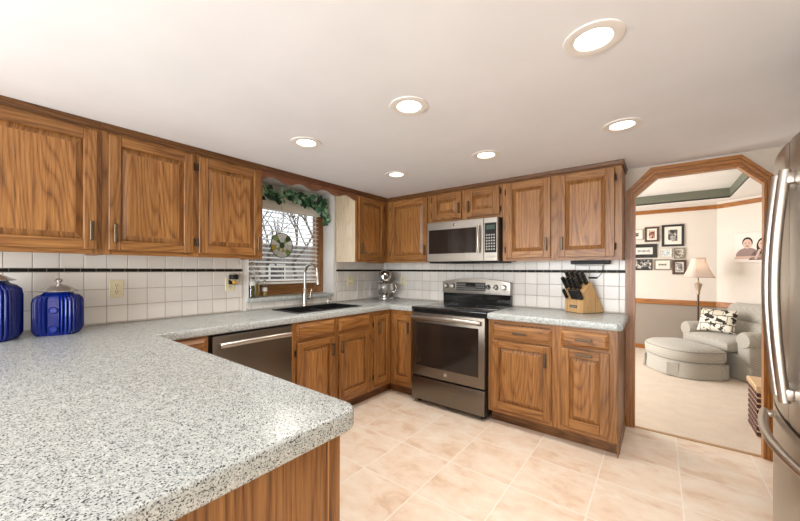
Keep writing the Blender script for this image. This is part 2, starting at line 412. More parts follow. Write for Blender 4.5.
# arch casing
def arch():
    g = G(); inn = [(2.665, 0.0)] + AO + [(3.376, 0.0)]
    out = [(2.607, 0.0), (2.607, 1.914), (2.765, 2.079), (3.267, 2.078), (3.42, 1.906), (3.42, 0.0)]
    def strip(i0, o0, y0, y1, tone):
        # i0/o0 fraction across the casing
        A = [((1 - i0) * a[0] + i0 * b[0], (1 - i0) * a[1] + i0 * b[1]) for a, b in zip(inn, out)]
        B = [((1 - o0) * a[0] + o0 * b[0], (1 - o0) * a[1] + o0 * b[1]) for a, b in zip(inn, out)]
        for k in range(5):
            gr = 'z' if k in (0, 4) else 'x'
            g.poly([(A[k][0], y0, A[k][1]), (B[k][0], y0, B[k][1]), (B[k + 1][0], y0, B[k + 1][1]), (A[k + 1][0], y0, A[k + 1][1])], (0, y1 - y0, 0), grain=gr, tone=tone)
    strip(0, .28, -.012, 0.0, .5); strip(.28, .36, -.008, 0, .3); strip(.36, .62, -.019, 0.0, .52); strip(.62, .70, -.013, 0, .3); strip(.70, 1.0, -.022, 0.0, .48)
    # jamb lining
    off = [(2.655, 0.0), (2.655, 1.87), (2.804, 2.007), (3.255, 2.008), (3.386, 1.866), (3.386, 0.0)]
    for k in range(5):
        g.poly([(inn[k][0], 0, inn[k][1]), (off[k][0], 0, off[k][1]), (off[k + 1][0], 0, off[k + 1][1]), (inn[k + 1][0], 0, inn[k + 1][1])], (0, T, 0), grain='y' if 0 < k < 4 else 'z', tone=.6)
    for (x0, x1) in ((2.607, 2.665), (3.376, 3.42)): g.box(x0, x1, T, T + .006, LZ, 1.9, 'z')
    return struct('trim_archway', g, TRIMW)
arch()

# living room shell
CX, CY = 3.583, 4.40
DX, DY = 0.766, -0.643
EX, EY = CX + DX * 2.6, CY + DY * 2.6
RZ0, RZ1 = 0.675, 0.752
def wallpiece(name, ax, ay, bx, by, thick, split=True):
    g = G(); d = Vector((bx - ax, by - ay, 0)).normalized(); n = Vector((-d.y, d.x, 0)) * thick
    def slab(z0, z1, mi): g.poly([(ax, ay, z0), (bx, by, z0), (bx, by, z1), (ax, ay, z1)], n, mi=mi)
    slab(LZ, RZ0 + .03, 1); slab(RZ0 + .03, 3.0, 0)
    return struct(name, g, [LIVU, LIVL])
wallpiece('wall_far', -.2, CY, CX, CY, 0.12); wallpiece('wall_angled', CX, CY, EX, EY, 0.12); wallpiece('wall_side', EX, EY, EX, 0.1, 0.12)
g = G(); g.box(0.0, 0.12, .1, 1.0, LZ, 3); g.box(0.0, 0.12, 3.4, 4.5, LZ, 3); g.box(0, .12, 1.0, 3.4, LZ, .3); g.box(0, .12, 1.0, 3.4, 2.05, 3); struct('wall_living_left', g, LIVU)
def moulding(name, z0, z1, depth, M_, base=False):
    g = G()
    g.box(0.12, CX, CY - depth, CY, z0, z1, 'x', .006, tone=.55)
    struct(name + '_far', g, M_)
    g = G(); ang = math.atan2(DY, DX); R = Matrix.Translation((CX, CY, 0)) @ Matrix.Rotation(ang, 4, 'Z')
    g.box(-.006, 2.6, -depth, 0, z0, z1, 'x', .006, tone=.55, R=R); struct(name + '_angled', g, M_)
moulding('baseboard', LZ, LZ + .075, .016, TRIMW); moulding('trim_chair_rail', RZ0 - .01, RZ1, .024, TRIMW); moulding('trim_picture_rail', 2.31, 2.378, .02, TRIMW)
# tray ceiling
TX0, TX1, TY0, TY1, TZ0, TZ1 = 0.7, 3.69, 0.8, 4.0, 2.42, 2.575
g = G()
g.box(-.2, 6.2, TY1, 4.6, TZ0, TZ0 + .02); g.box(-.2, 6.2, T - .01, TY0, TZ0, TZ0 + .02); g.box(-.2, TX0, TY0, TY1, TZ0, TZ0 + .02); g.box(TX1, 6.2, TY0, TY1, TZ0, TZ0 + .02)
g.box(TX0 - .1, TX1 + .1, TY0 - .1, TY1 + .1, TZ1, TZ1 + .02)
e = .012
g.box(TX0, TX1, TY1, TY1 + e, TZ0 + .0005, TZ1, mi=1); g.box(TX0, TX1, TY0 - e, TY0, TZ0 + .0005, TZ1, mi=1); g.box(TX0 - e, TX0, TY0, TY1, TZ0 + .0005, TZ1, mi=1); g.box(TX1, TX1 + e, TY0, TY1, TZ0 + .0005, TZ1, mi=1)
struct('ceiling_living', g, [WHITEM, TRAYG])

# window
win = sempty('window_1', (-.19, (WY0 + WY1) / 2, WZ0))
g = G(); xw0, xw1 = -.215, -.165
g.box(xw0, xw1, WY0, WY0 + .10, 1.02, 2.02, 'z', .003); g.box(xw0, xw1, WY1 - .115, WY1 - .002, 1.02, 2.02, 'z', .003)
g.box(xw0, xw1, WY0 + .1, WY1 - .115, 1.02, 1.165, 'y', .003); g.box(xw0, xw1, WY0 + .1, WY1 - .115, 1.93, 2.02, 'y', .003)
g.box(xw0 - .01, xw1 - .015, WY0 + .1, WY1 - .115, 1.155, 1.175, 'y', .003)
fin('window_frame', g, OAK, win)
g = G(); g.box(-.20, -.196, WY0 + .1, WY1 - .115, 1.16, 1.94); fin('pane', g, PANE, win)
g = G(); g.box(-.165, 0.05, WY0 - .012, WY1 - .03, .984, 1.018, bev=.006, seg=2); fin('window_sill', g, GRANITE, win, smooth=40)

# ================================================================== CABINETS
def handle_bar(parent, M, a, b, z, vert=True, L=0.108):
    g = G(M); h = L / 2
    if vert:
        g.box(a - .0085, a + .0085, b + .018, b + .027, z - h, z + h, bev=.003)
        for q in (-h + .012, h - .012): g.box(a - .005, a + .005, b - .001, b + .019, z + q - .006, z + q + .006, bev=.002)
    else:
        g.box(a - h, a + h, b + .018, b + .027, z - .0085, z + .0085, bev=.003)
        for q in (-h + .012, h - .012): g.box(a + q - .006, a + q + .006, b - .001, b + .019, z - .005, z + .005, bev=.002)
    o = fin('handle', g, BRONZE, parent); return o
def hinge(parent, M, a, b, z):
    g = G(M); g.box(a - .006, a + .006, b - .008, b + .003, z - .022, z + .022, bev=.002); g.tube([(a, b + .001, z - .028), (a, b + .001, z + .028)], .0035, 6)
    return fin('hinge', g, HINGE, parent)
def door(parent, M, a0, a1, z0, z1, b0, name='door', hnd=None, hin=None, sw=.056, tone=None):
    """raised-panel door; front face at b0+.02; hnd=(a, z, vertical); hin='lo'/'hi' side with hinges"""
    g = G(M); f = b0 + .020
    g.box(a0, a0 + sw, b0, f, z0, z1, 'z', .003, tone=tone); g.box(a1 - sw, a1, b0, f, z0, z1, 'z', .003, tone=tone)
    g.box(a0 + sw, a1 - sw, b0, f - .0006, z1 - sw, z1, 'x', .002, tone=tone); g.box(a0 + sw, a1 - sw, b0, f - .0006, z0, z0 + sw, 'x', .002, tone=tone)
    d = fin(name, g, OAK, parent)
    # raised panel: groove, slope, field in glued strips
    g = G(M); A0, A1, Z0, Z1 = a0 + sw - .002, a1 - sw + .002, z0 + sw - .002, z1 - sw + .002
    iw = min(.034, (A1 - A0) * .28, (Z1 - Z0) * .28); lo, hi = b0 + .006, b0 + .0175
    def ring(i, b): return [(A0 + i, b, Z0 + i), (A1 - i, b, Z0 + i), (A1 - i, b, Z1 - i), (A0 + i, b, Z1 - i)]
    r0, r1, r2 = ring(0, lo), ring(.006, lo), ring(iw, hi)
    bm = bmesh.new(); vs = [[bm.verts.new(p) for p in r] for r in (r0, r1, r2)]
    for q in range(2):
        for k in range(4): bm.faces.new((vs[q][k], vs[q][(k + 1) % 4], vs[q + 1][(k + 1) % 4], vs[q + 1][k]))
    g.merge(bm, 'z', 0, .42 if tone is None else tone)
    wdt = (A1 - A0 - 2 * iw); ns = max(1, int(round(wdt / .11))); cuts = [0] + sorted((k + random.uniform(-.2, .2)) / ns for k in range(1, ns)) + [1]
    for c0, c1 in zip(cuts, cuts[1:]):
        bm = bmesh.new(); bm.faces.new([bm.verts.new(p) for p in ((A0 + iw + wdt * c0, hi, Z0 + iw), (A0 + iw + wdt * c1, hi, Z0 + iw), (A0 + iw + wdt * c1, hi, Z1 - iw), (A0 + iw + wdt * c0, hi, Z1 - iw))])
        g.merge(bm, 'z', 0, (.5 + random.random() * .28) if tone is None else tone)
    fin('panel', g, OAK, d)
    if hnd: handle_bar(d, M, hnd[0], f, hnd[1], hnd[2])
    if hin:
        a = a0 - .007 if hin == 'lo' else a1 + .007
        o = .075 if z1 - z0 > .4 else .05
        for z in (z0 + o, z1 - o): hinge(d, M, a, b0 + .012, z)
    return d
def drawer(parent, M, a0, a1, z0, z1, b0, hnd=True, name='drawer'):
    g = G(M); f = b0 + .02
    bm = bmesh.new()
    def ring(i, b): return [bm.verts.new(p) for p in ((a0 + i, b, z0 + i), (a1 - i, b, z0 + i), (a1 - i, b, z1 - i), (a0 + i, b, z1 - i))]
    rs = [ring(0, b0), ring(0, f - .012), ring(.018, f - .003), ring(.021, f)]
    for p, q in zip(rs, rs[1:]):
        for k in range(4): bm.faces.new((p[k], p[(k + 1) % 4], q[(k + 1) % 4], q[k]))
    bm.faces.new(rs[-1]); bm.faces.new(rs[0][::-1])
    g.merge(bm, 'x', 0)
    d = fin(name, g, OAK, parent)
    if hnd: handle_bar(d, M, (a0 + a1) / 2, f, (z0 + z1) / 2 + .002, False)
    return d
def upper(label, M, a0, a1, z0, z1, depth, stiles, doors, crown_ends=(0, 0), loc=None, rails=None, group='oak wall cabinets', end_lo=None, end_hi=None, crown_a=None):
    """stiles: list of (a0,a1) face-frame stiles"""
    c = M @ Vector(((a0 + a1) / 2, depth / 2, z0))
    t = thing('wall_cabinet', label, 'cabinet', c, group)
    g = G(M)
    g.box(a0 + .003, a1 - .003, 0.012, depth - .019, z0 + .012, z1 - .002, 'z', tone=.5)
    if end_lo is None: g.box(a0, a0 + .018, 0.012, depth - .019, z0, z1 - .001, 'z')
    g.box(a1 - .018, a1, 0.012, depth - .019, z0, z1 - .001, 'z')
    for (s0, s1) in stiles: g.box(s0, s1, depth - .019, depth, z0, z1 - .001, 'z', .001)
    zt = max(d['z1'] for d in doors) - .02; zb = min(d['z0'] for d in doors) + .02
    ss = sorted(stiles)
    for (p, q) in zip(ss, ss[1:]):
        g.box(p[1], q[0], depth - .019, depth - .0005, zt, z1 - .001, 'x', tone=.46); g.box(p[1], q[0], depth - .019, depth - .0005, z0, zb, 'x', tone=.55)
    fin('body', g, OAK, t)
    if end_lo: 
        g = G(M); g.box(a0 - .002, a0 + .018, 0.012, depth - .0195, z0, z1 - .001, 'z'); fin('end_panel', g, end_lo, t)['label'] = 'oak end panel with window glare put into its colour'
    g = G(M); q0, q1 = crown_a or (a0, a1)
    pr = [(0, CEIL - .042), (.010, CEIL - .042), (.008, CEIL - .026), (.015, CEIL - .008), (.015, CEIL - .001), (0, CEIL - .001)]
    g.poly([(q0, depth - .001 + p[0], p[1]) for p in pr], (q1 - q0 + (.013 if crown_ends[1] else 0), 0, 0), grain='x', tone=.06)  # same oak as the doors; low tone paints in the crown's shade
    if crown_ends[1]: g.poly([(a1 - .001 + p[0], .012, p[1]) for p in pr], (0, depth + .013 - .012, 0), grain='y', tone=.06)
    fin('crown_moulding', g, OAK, t)
    for d in doors: door(t, M, d['a0'], d['a1'], d['z0'], d['z1'], depth, hnd=d.get('h'), hin=d.get('hin'), sw=d.get('sw', .056))
    return t
DU = 0.326; ZB = 1.352
D = lambda a0, a1, z0, z1, h=None, hin=None, **k: dict(a0=a0, a1=a1, z0=z0, z1=z1, h=h, hin=hin, **k)
upper('oak wall cabinet above the blue canisters, first from the left, grain-heavy wide door', LW, -3.76, -2.858, ZB, CEIL, DU, [(-3.76, -3.72), (-3.36, -3.30), (-2.90, -2.858)],
      [D(-3.745, -3.345, 1.378, 2.038, (-3.38, 1.48, True), 'lo'), D(-3.325, -2.878, 1.378, 2.038, (-2.903, 1.48, True), 'lo')])
upper('oak double-door wall cabinet left of the sink window, above the two left outlets', LW, -2.857, -1.880, ZB, CEIL, DU, [(-2.857, -2.81), (-2.40, -2.34), (-1.92, -1.880)],
      [D(-2.828, -2.387, 1.378, 2.038, (-2.800, 1.475, True), 'hi'), D(-2.352, -1.903, 1.378, 2.038, (-1.930, 1.468, True), 'lo')])
upper('oak wall cabinet right of the window, with window glare coloured onto its end panel, in the corner', LW, -.83, -.327, ZB, CEIL, DU, [(-.83, -.79), (-.39, -.327)],
      [D(-.805, -.40, 1.378, 2.038, (-.782, 1.49, True), 'hi')], end_lo=OAKGLARE)
upper('oak single-door wall cabinet left of the microwave, above the mixer', RW, .0, .905, ZB, CEIL, DU, [(.326, .40), (.87, .905)],
      [D(.390, .886, 1.378, 2.038, (.862, 1.48, True), 'lo')], crown_a=(.326, .905))
upper('short oak cabinet with two small doors directly above the microwave', RW, .906, 1.692, 1.752, CEIL, DU, [(.906, .955), (1.277, 1.342), (1.66, 1.692)],
      [D(.945, 1.285, 1.782, 2.044, (1.262, 1.88, True), 'lo', sw=.064), D(1.340, 1.668, 1.782, 2.044, (1.366, 1.88, True), 'hi', sw=.064)])
upper('oak double-door wall cabinet right of the microwave, above the knife block', RW, 1.693, 2.598, ZB, CEIL, DU, [(1.693, 1.75), (2.09, 2.17), (2.54, 2.598)],
      [D(1.728, 2.103, 1.378, 2.045, (2.073, 1.49, True), 'lo'), D(2.160, 2.552, 1.378, 2.045, (2.193, 1.49, True), 'hi')], crown_ends=(0, 1))
# scalloped valance over the sink window
def valance():
    g = G(); pts = [(DU - .019, -1.879, CEIL - .001)]; N = 64
    for k in range(N + 1):
        y = -1.879 + (1.879 - .8305) * k / N
        pts.append((DU - .019, y, 2.008 + .016 * math.cos(2 * PI * (y + 1.507) / .271)))
    pts.append((DU - .019, -.8305, CEIL - .001))
    g.poly(pts, (.019, 0, 0), grain='y', tone=.5)
    pr = [(0, CEIL - .042), (.010, CEIL - .042), (.008, CEIL - .026), (.015, CEIL - .008), (.015, CEIL - .001), (0, CEIL - .001)]
    g.poly([(DU - .001 + p[0], -1.879, p[1]) for p in pr], (0, 1.879 - .8305, 0), grain='y', tone=.2)  # crown strip over the window, shade put into its tone
    tag(fin('window_valance', g, OAKR, at=(DU, -1.36, 2.0)), 'reddish oak valance with a scalloped lower edge above the sink window', 'valance')
valance()

# base cabinets -----------------------------------------------------
BF = 0.633; KH = 0.10; BT = 0.861
def base(label, M, a0, a1, stiles, rails, cat='cabinet', toe_ends=None, loc=None, hi_end=False, group='oak base cabinets', top_open=False):
    t = thing('base_cabinet', label, cat, M @ Vector(((a0 + a1) / 2, BF / 2, 0)), group)
    g = G(M)
    if top_open:
        g.box(a0, a1, .02, BF - .019, KH, .62, 'z', tone=.4); g.box(a0, a1, .6, BF - .019, .6, BT, tone=.4); g.box(a0, a0 + .018, .02, BF - .019, .6, BT); g.box(a1 - .018, a1, .02, BF - .019, .6, BT)
    else: g.box(a0, a1, .015, BF - .019, KH, BT, 'z', tone=.42)
    for (s0, s1) in stiles: g.box(s0, s1, BF - .019, BF, KH, BT, 'z', .001)
    ss = sorted(stiles)
    for (p, q) in zip(ss, ss[1:]):
        for (r0, r1) in rails: g.box(p[1], q[0], BF - .019, BF - .0005, r0, r1, 'x')
    if hi_end: g.box(a1 - .002, a1 + .004, .0125, BF - .012, 0.0, BT, 'z', tone=.45)
    fin('body', g, OAK, t)
    k0, k1 = toe_ends or (a0, a1)
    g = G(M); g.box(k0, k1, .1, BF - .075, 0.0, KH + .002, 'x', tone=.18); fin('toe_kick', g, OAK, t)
    return t
RAILS = [(.835, BT), (.70, .735), (KH, .15)]
# filler drawer unit beside the dishwasher
t = base('oak drawer base cabinet between the peninsula and the dishwasher', LW, -2.74, -2.412, [(-2.74, -2.60), (-2.44, -2.412)], RAILS)
drawer(t, LW, -2.63, -2.425, .735, .848, BF); door(t, LW, -2.63, -2.425, .155, .70, BF, hnd=(-2.45, .60, True), hin='lo', sw=.05)
t = base('oak sink base cabinet under the black sink, two false fronts over two doors', LW, -1.818, -.925, [(-1.818, -1.76), (-1.42, -1.34), (-.985, -.925)], RAILS, top_open=True)
drawer(t, LW, -1.782, -1.405, .735, .845, BF, False, 'false_front'); drawer(t, LW, -1.355, -.968, .735, .845, BF, False, 'false_front')
door(t, LW, -1.782, -1.405, .15, .703, BF, hnd=(-1.432, .60, True), hin='lo'); door(t, LW, -1.355, -.968, .15, .703, BF, hnd=(-1.328, .60, True), hin='hi')
# inside-corner unit (L-shaped)
t = thing('base_cabinet', 'oak corner base cabinet with two narrow doors meeting at the inside corner', 'cabinet', (.45, -.45, 0), 'oak base cabinets')
g = G()
g.box(.015, .61, -.924, -.015, KH, BT, tone=.42); g.box(.61, .911, -.614, -.015, KH, BT, tone=.42)
g.box(.614, BF, -.924, -.89, KH, BT, 'z', .001); g.box(.614, BF, -.70, -BF + .0, KH, BT, 'z', .001); g.box(.614, .70, -BF, -.614, KH, BT, 'z', .001); g.box(.895, .911, -BF, -.614, KH, BT, 'z', .001)
for (r0, r1) in ((.815, BT), (KH, .16)): g.box(.614, BF - .0005, -.89, -.7, r0, r1, 'y'); g.box(.70, .895, -BF + .0005, -.614, r0, r1, 'x')
fin('body', g, OAK, t)
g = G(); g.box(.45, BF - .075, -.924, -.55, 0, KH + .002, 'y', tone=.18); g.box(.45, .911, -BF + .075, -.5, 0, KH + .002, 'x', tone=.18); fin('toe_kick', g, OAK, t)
door(t, LW, -.905, -.675, .155, .815, BF, hnd=(-.845, .70, True), hin='lo', sw=.05); door(t, RW, .675, .902, .155, .815, BF, hnd=(.875, .70, True), sw=.05)
# right-hand unit
t = base('oak base cabinet right of the range with two drawers and two doors', RW, 1.690, 2.598, [(1.690, 1.74), (2.17, 2.265), (2.535, 2.598)], RAILS, hi_end=True, toe_ends=(1.690, 2.598))
drawer(t, RW, 1.726, 2.186, .715, .822, BF); drawer(t, RW, 2.250, 2.550, .722, .834, BF)
door(t, RW, 1.726, 2.186, .140, .695, BF, hnd=(2.146, .592, True)); door(t, RW, 2.250, 2.552, .140, .702, BF, hnd=(2.401, .672, False))
g = G(RW); g.box(2.58, 2.606, .0125, BF - .07, 0, .085, 'x', .003, tone=.3); fin('base_shoe', g, OAK, t)
# peninsula base
PF = -2.757
PM = Matrix(((1, 0, 0, 0), (0, 1, 0, PF - BF), (0, 0, 1, 0), (0, 0, 0, 1)))   # fronts face +y
t = thing('base_cabinet', 'oak peninsula base with a plain finished end panel, nearest the camera', 'cabinet', (1.5, -3.1, 0), 'oak base cabinets')
g = G(); g.box(.66, 2.1575, -3.38, PF - .019, KH, BT, 'z', tone=.5); g.box(.66, 2.1555, PF - .019, PF, KH, BT, 'z')
g.box(.009, .66, -3.38, -2.76, KH, BT, tone=.5)
fin('body', g, OAK, t)
g = G()
ys = [-3.38, -3.30, -3.17, -3.02, -2.89, -2.772]
for a_, b_ in zip(ys, ys[1:]): g.box(2.158, 2.172, a_, b_, 0.0, BT, 'z', tone=.5 + random.uniform(-.06, .06))
g.box(2.156, 2.175, -2.772, -2.733, 0.0, BT, 'z', .002, tone=.45)
fin('end_panel', g, OAK, t)
for k in range(3):
    a = .72 + k * .49; drawer(t, PM, a, a + .45, .735, .845, BF); door(t, PM, a, a + .45, .15, .703, BF, hnd=(a + .42, .6, True))
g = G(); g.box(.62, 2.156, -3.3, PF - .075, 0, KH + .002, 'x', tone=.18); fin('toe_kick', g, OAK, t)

# countertops -------------------------------------------------------
def slab(name, rects, z0, z1, label, hole=None, bev=.010, corners=(), at=None, cr=.05):
    xs = sorted({v for r in rects for v in r[:2]} | (set(hole[:2]) if hole else set())); ys = sorted({v for r in rects for v in r[2:]} | (set(hole[2:]) if hole else set()))
    bm = bmesh.new(); V = {}
    def gv(x, y):
        if (x, y) not in V: V[(x, y)] = bm.verts.new((x, y, z1))
        return V[(x, y)]
    for i in range(len(xs) - 1):
        for j in range(len(ys) - 1):
            cx, cy = (xs[i] + xs[i + 1]) / 2, (ys[j] + ys[j + 1]) / 2
            if hole and hole[0] < cx < hole[1] and hole[2] < cy < hole[3]: continue
            if any(r[0] < cx < r[1] and r[2] < cy < r[3] for r in rects): bm.faces.new((gv(xs[i], ys[j]), gv(xs[i + 1], ys[j]), gv(xs[i + 1], ys[j + 1]), gv(xs[i], ys[j + 1])))
    top = bm.faces[:]
    r = bmesh.ops.extrude_face_region(bm, geom=top)
    for w in [q for q in r['geom'] if isinstance(q, bmesh.types.BMVert)]: w.co.z = z0
    bmesh.ops.recalc_face_normals(bm, faces=bm.faces[:])
    for (cx, cy, rad) in corners:
        es = [e for e in bm.edges if all(abs(w.co.x - cx) < 1e-4 and abs(w.co.y - cy) < 1e-4 for w in e.verts)]
        if es: bmesh.ops.bevel(bm, geom=es, offset=rad, segments=6 if rad > .03 else 1, profile=.5, affect='EDGES')
    bmesh.ops.dissolve_limit(bm, angle_limit=.01, verts=bm.verts[:], edges=bm.edges[:])
    es = [e for e in bm.edges if len(e.link_faces) == 2 and abs(e.link_faces[0].normal.z) + abs(e.link_faces[1].normal.z) > .9 and abs(e.link_faces[0].normal.z * e.link_faces[1].normal.z) < .1]
    bmesh.ops.bevel(bm, geom=es, offset=bev, segments=3, profile=.5, affect='EDGES')
    g = G(); g.merge(bm); o = fin(name, g, GRANITE, at=at, smooth=35)
    return tag(o, label, 'countertop', 'speckled granite countertops')
slab('countertop', [(0.0075, 2.204, -3.75, -2.685), (0.0075, .648, -2.685, -.0075), (.648, .916, -.655, -.0075)], BT + .0005, .914,
     'L-shaped speckled grey granite worktop with peninsula, window run and sink cutout', hole=(.135, .52, -1.68, -.95), corners=[(2.204, -2.685, .05)], at=(.3, -1.5, .874))
slab('countertop', [(1.688, 2.625, -.655, -.0075)], BT + .0005, .914, 'short speckled grey granite worktop right of the range, under the knife block', corners=[(2.625, -.655, .03)], at=(2.15, -.33, .874))

# ================================================================== APPLIANCES
def emblem(parent, c, axis, r=.014):
    """round maker's badge: disc with a raised ring and a looped script monogram"""
    R = Vector(axis).to_track_quat('Z', 'Y').to_matrix().to_4x4(); g = G()
    g.lathe([(0, 0), (r, 0), (r, .002), (r * .86, .0028), (r * .8, .0018), (0, .0018)], c, 24, R=R)
    T_ = Matrix.Translation(c) @ R
    for sgn in (-1, 1):
        pts = [T_ @ Vector((sgn * r * .28 + r * .26 * math.cos(a), r * .42 * math.sin(a), .002)) for a in [2 * PI * k / 14 for k in range(12)]]
        g.tube(pts, r * .06, 5)
    return fin('emblem', g, CHROME, parent, smooth=40)
# range
RX0, RX1 = .926, 1.683
t = thing('range', 'slate-coloured electric range with black glass cooktop between the base cabinets', 'range', ((RX0 + RX1) / 2, -.33, 0))
g = G(); g.box(RX0, RX1, -.645, -.03, .035, .895, bev=.004); 
for x in (RX0 + .05, RX1 - .05):
    for y in (-.6, -.08): g.lathe([(0, 0), (.018, 0), (.018, .04), (0, .04)], (x, y, 0), 12)
fin('body', g, BLACK, t)
g = G(); g.box(RX0 - .002, RX1 + .002, -.672, -.02, .892, .918, bev=.006, seg=2); fin('cooktop', g, BLKGLASS, t, smooth=40)
for (x, y, r) in ((1.10, -.50, .105), (1.50, -.50, .085), (1.10, -.22, .075), (1.50, -.22, .105)):
    g = G(); g.lathe([(r, 0), (r, .0006), (r - .003, .0006), (r - .003, 0)], (x, y, .918), 40); fin('burner_ring', g, DARKGREY, t)
g = G(); g.box(RX0 + .010, RX1 - .006, -.683, -.645, .272, .868, bev=.006, seg=2); dr = fin('oven_door', g, SLATE, t, smooth=40)
g = G(); g.box(.985, 1.622, -.6855, -.680, .365, .775, bev=.002); fin('window', g, OVENGLASS, dr)
g = G(); xa, xb = RX0 + .03, RX1 - .03
g.tube([(xa + (xb - xa) * k / 16, -.722 - .012 * math.sin(PI * k / 16), .824 + .008 * math.sin(PI * k / 16)) for k in range(17)], .017, 12, flat=(.8, 1.1))
for x in (xa + .02, xb - .02): g.box(x - .014, x + .014, -.722, -.68, .812, .836, bev=.004)
fin('handle', g, STEELH, dr, smooth=50)
emblem(dr, ((RX0 + RX1) / 2, -.683, .325), (0, -1, 0), .017)
g = G(); g.box(RX0 + .010, RX1 - .006, -.683, -.645, .045, .258, bev=.005, seg=2); fin('storage_drawer', g, SLATE, t, smooth=40)
g = G()
pts = [(RX0 + .004, -.09, 1.022)]
N = 20
for k in range(N + 1):
    x = RX0 + .004 + (RX1 - RX0 - .008) * k / N; pts.append((x, -.09, 1.148 + .036 * math.sin(PI * k / N)))
pts.append((RX1 - .004, -.09, 1.022))
g.poly(pts, (0, .07, 0), bev=.005); bgd = fin('backguard', g, MWSTEEL, t, smooth=40)
g = G(); g.box(RX0 + .004, RX1 - .004, -.075, -.02, .905, 1.022, bev=.003); fin('riser', g, BLKGLASS, bgd)
g = G(); g.box(1.10, 1.43, -.0935, -.089, 1.055, 1.142, bev=.0015); dp = fin('display_panel', g, DARKGREY, bgd)
g = G(); g.box(1.215, 1.315, -.0945, -.093, 1.105, 1.135)
fin('display', g, BLKGLASS, dp)
g = G()
for i in range(4):
    for j in range(3):
        if j < 2 or True:
            g.box(1.112 + i * .024, 1.126 + i * .024, -.0942, -.093, 1.066 + j * .024, 1.074 + j * .024); g.box(1.33 + i * .024, 1.344 + i * .024, -.0942, -.093, 1.066 + j * .024, 1.074 + j * .024)
g.box(1.20, 1.32, -.0942, -.093, 1.066, 1.07); g.box(1.20, 1.32, -.0942, -.093, 1.08, 1.084)
fin('buttons', g, GREYTXT, dp)
kn = None
RY = Matrix.Rotation(PI / 2, 4, 'X')
for x in (RX0 + .055, RX0 + .135, RX1 - .225, RX1 - .145, RX1 - .062):
    g = G(); g.lathe([(0, 0), (.027, 0), (.027, .005), (.024, .008), (.021, .026), (.018, .03), (0, .03)], (x, -.088, 1.098), 20, R=RY); g.box(x - .003, x + .003, -.122, -.1, 1.078, 1.118, bev=.001)
    fin('knob', g, CHROME, bgd, smooth=40)
# microwave
t = thing('microwave', 'stainless over-the-range microwave with dark window and vertical handle', 'microwave', (1.302, -.2, 1.345))
MX0, MX1, MY = .934, 1.680, -.385
g = G(); g.box(MX0, MX1, MY + .0, -.0125, 1.350, 1.7505, bev=.003); fin('body', g, DARKGREY, t)
g = G(); g.box(MX0, 1.548, MY - .030, MY, 1.352, 1.749, bev=.004); d = fin('door', g, MWSTEEL, t)
g = G(); g.box(.955, 1.475, MY - .0325, MY - .028, 1.432, 1.672, bev=.002); fin('window', g, OVENGLASS, d)
g = G(); g.tube([(1.508, MY - .052 - .014 * math.sin(PI * k / 14), 1.43 + .25 * k / 14) for k in range(15)], .014, 10)
for z in (1.44, 1.67): g.box(1.497, 1.519, MY - .055, MY - .028, z - .012, z + .012, bev=.004)
fin('handle', g, STEELH, d, smooth=50)
emblem(d, (1.245, MY - .030, 1.712), (0, -1, 0), .013)
g = G(); g.box(1.551, MX1, MY - .030, MY, 1.352, 1.749, bev=.004); cp = fin('control_panel', g, MWSTEEL, t)
g = G(); g.box(1.560, 1.670, MY - .0325, MY - .028, 1.43, 1.70, bev=.002); kp = fin('keypad', g, BLACK, cp)
g = G(); g.box(1.575, 1.655, MY - .0335, MY - .032, 1.64, 1.68); fin('display', g, mat('green_display', srgb(52, 70, 56), .3), kp)
g = G()
for i in range(4):
    for j in range(6): g.box(1.573 + i * .023, 1.587 + i * .023, MY - .0335, MY - .032, 1.452 + j * .026, 1.466 + j * .026)
for i in range(4): g.box(1.573 + i * .023, 1.588 + i * .023, MY - .0315, MY - .029, 1.385, 1.40)
fin('buttons', g, GREYTXT, kp)
g = G(); g.box(MX0 + .01, MX1 - .01, MY + .0, -.03, 1.338, 1.352, bev=.003); g.box(1.18, 1.44, MY + .02, MY + .12, 1.332, 1.34); fin('vent_underside', g, BLACK, t)
# dishwasher
t = thing('dishwasher', 'slate grey dishwasher with a bowed bar handle beside the sink cabinet', 'dishwasher', (.32, -2.115, 0))
g = G(); g.box(.05, .625, -2.409, -1.822, .10, .859, bev=.003); g.box(.1, .55, -2.40, -1.83, 0, .1); fin('body', g, BLACK, t)
g = G(); g.box(.625, .655, -2.395, -1.832, .105, .851, bev=.006, seg=2); d = fin('door', g, SLATE, t, smooth=40)
g = G(); g.tube([(.693 + .014 * math.sin(PI * k / 16), -2.365 + .50 * k / 16, .795 + .006 * math.sin(PI * k / 16)) for k in range(17)], .015, 12, flat=(.8, 1.1))
for y in (-2.35, -1.88): g.box(.652, .695, y - .013, y + .013, .784, .806, bev=.004)
fin('handle', g, STEELH, d, smooth=50)
g = G(); g.box(.628, .640, -2.39, -1.84, .851, .858); fin('control_strip', g, BLACK, d)

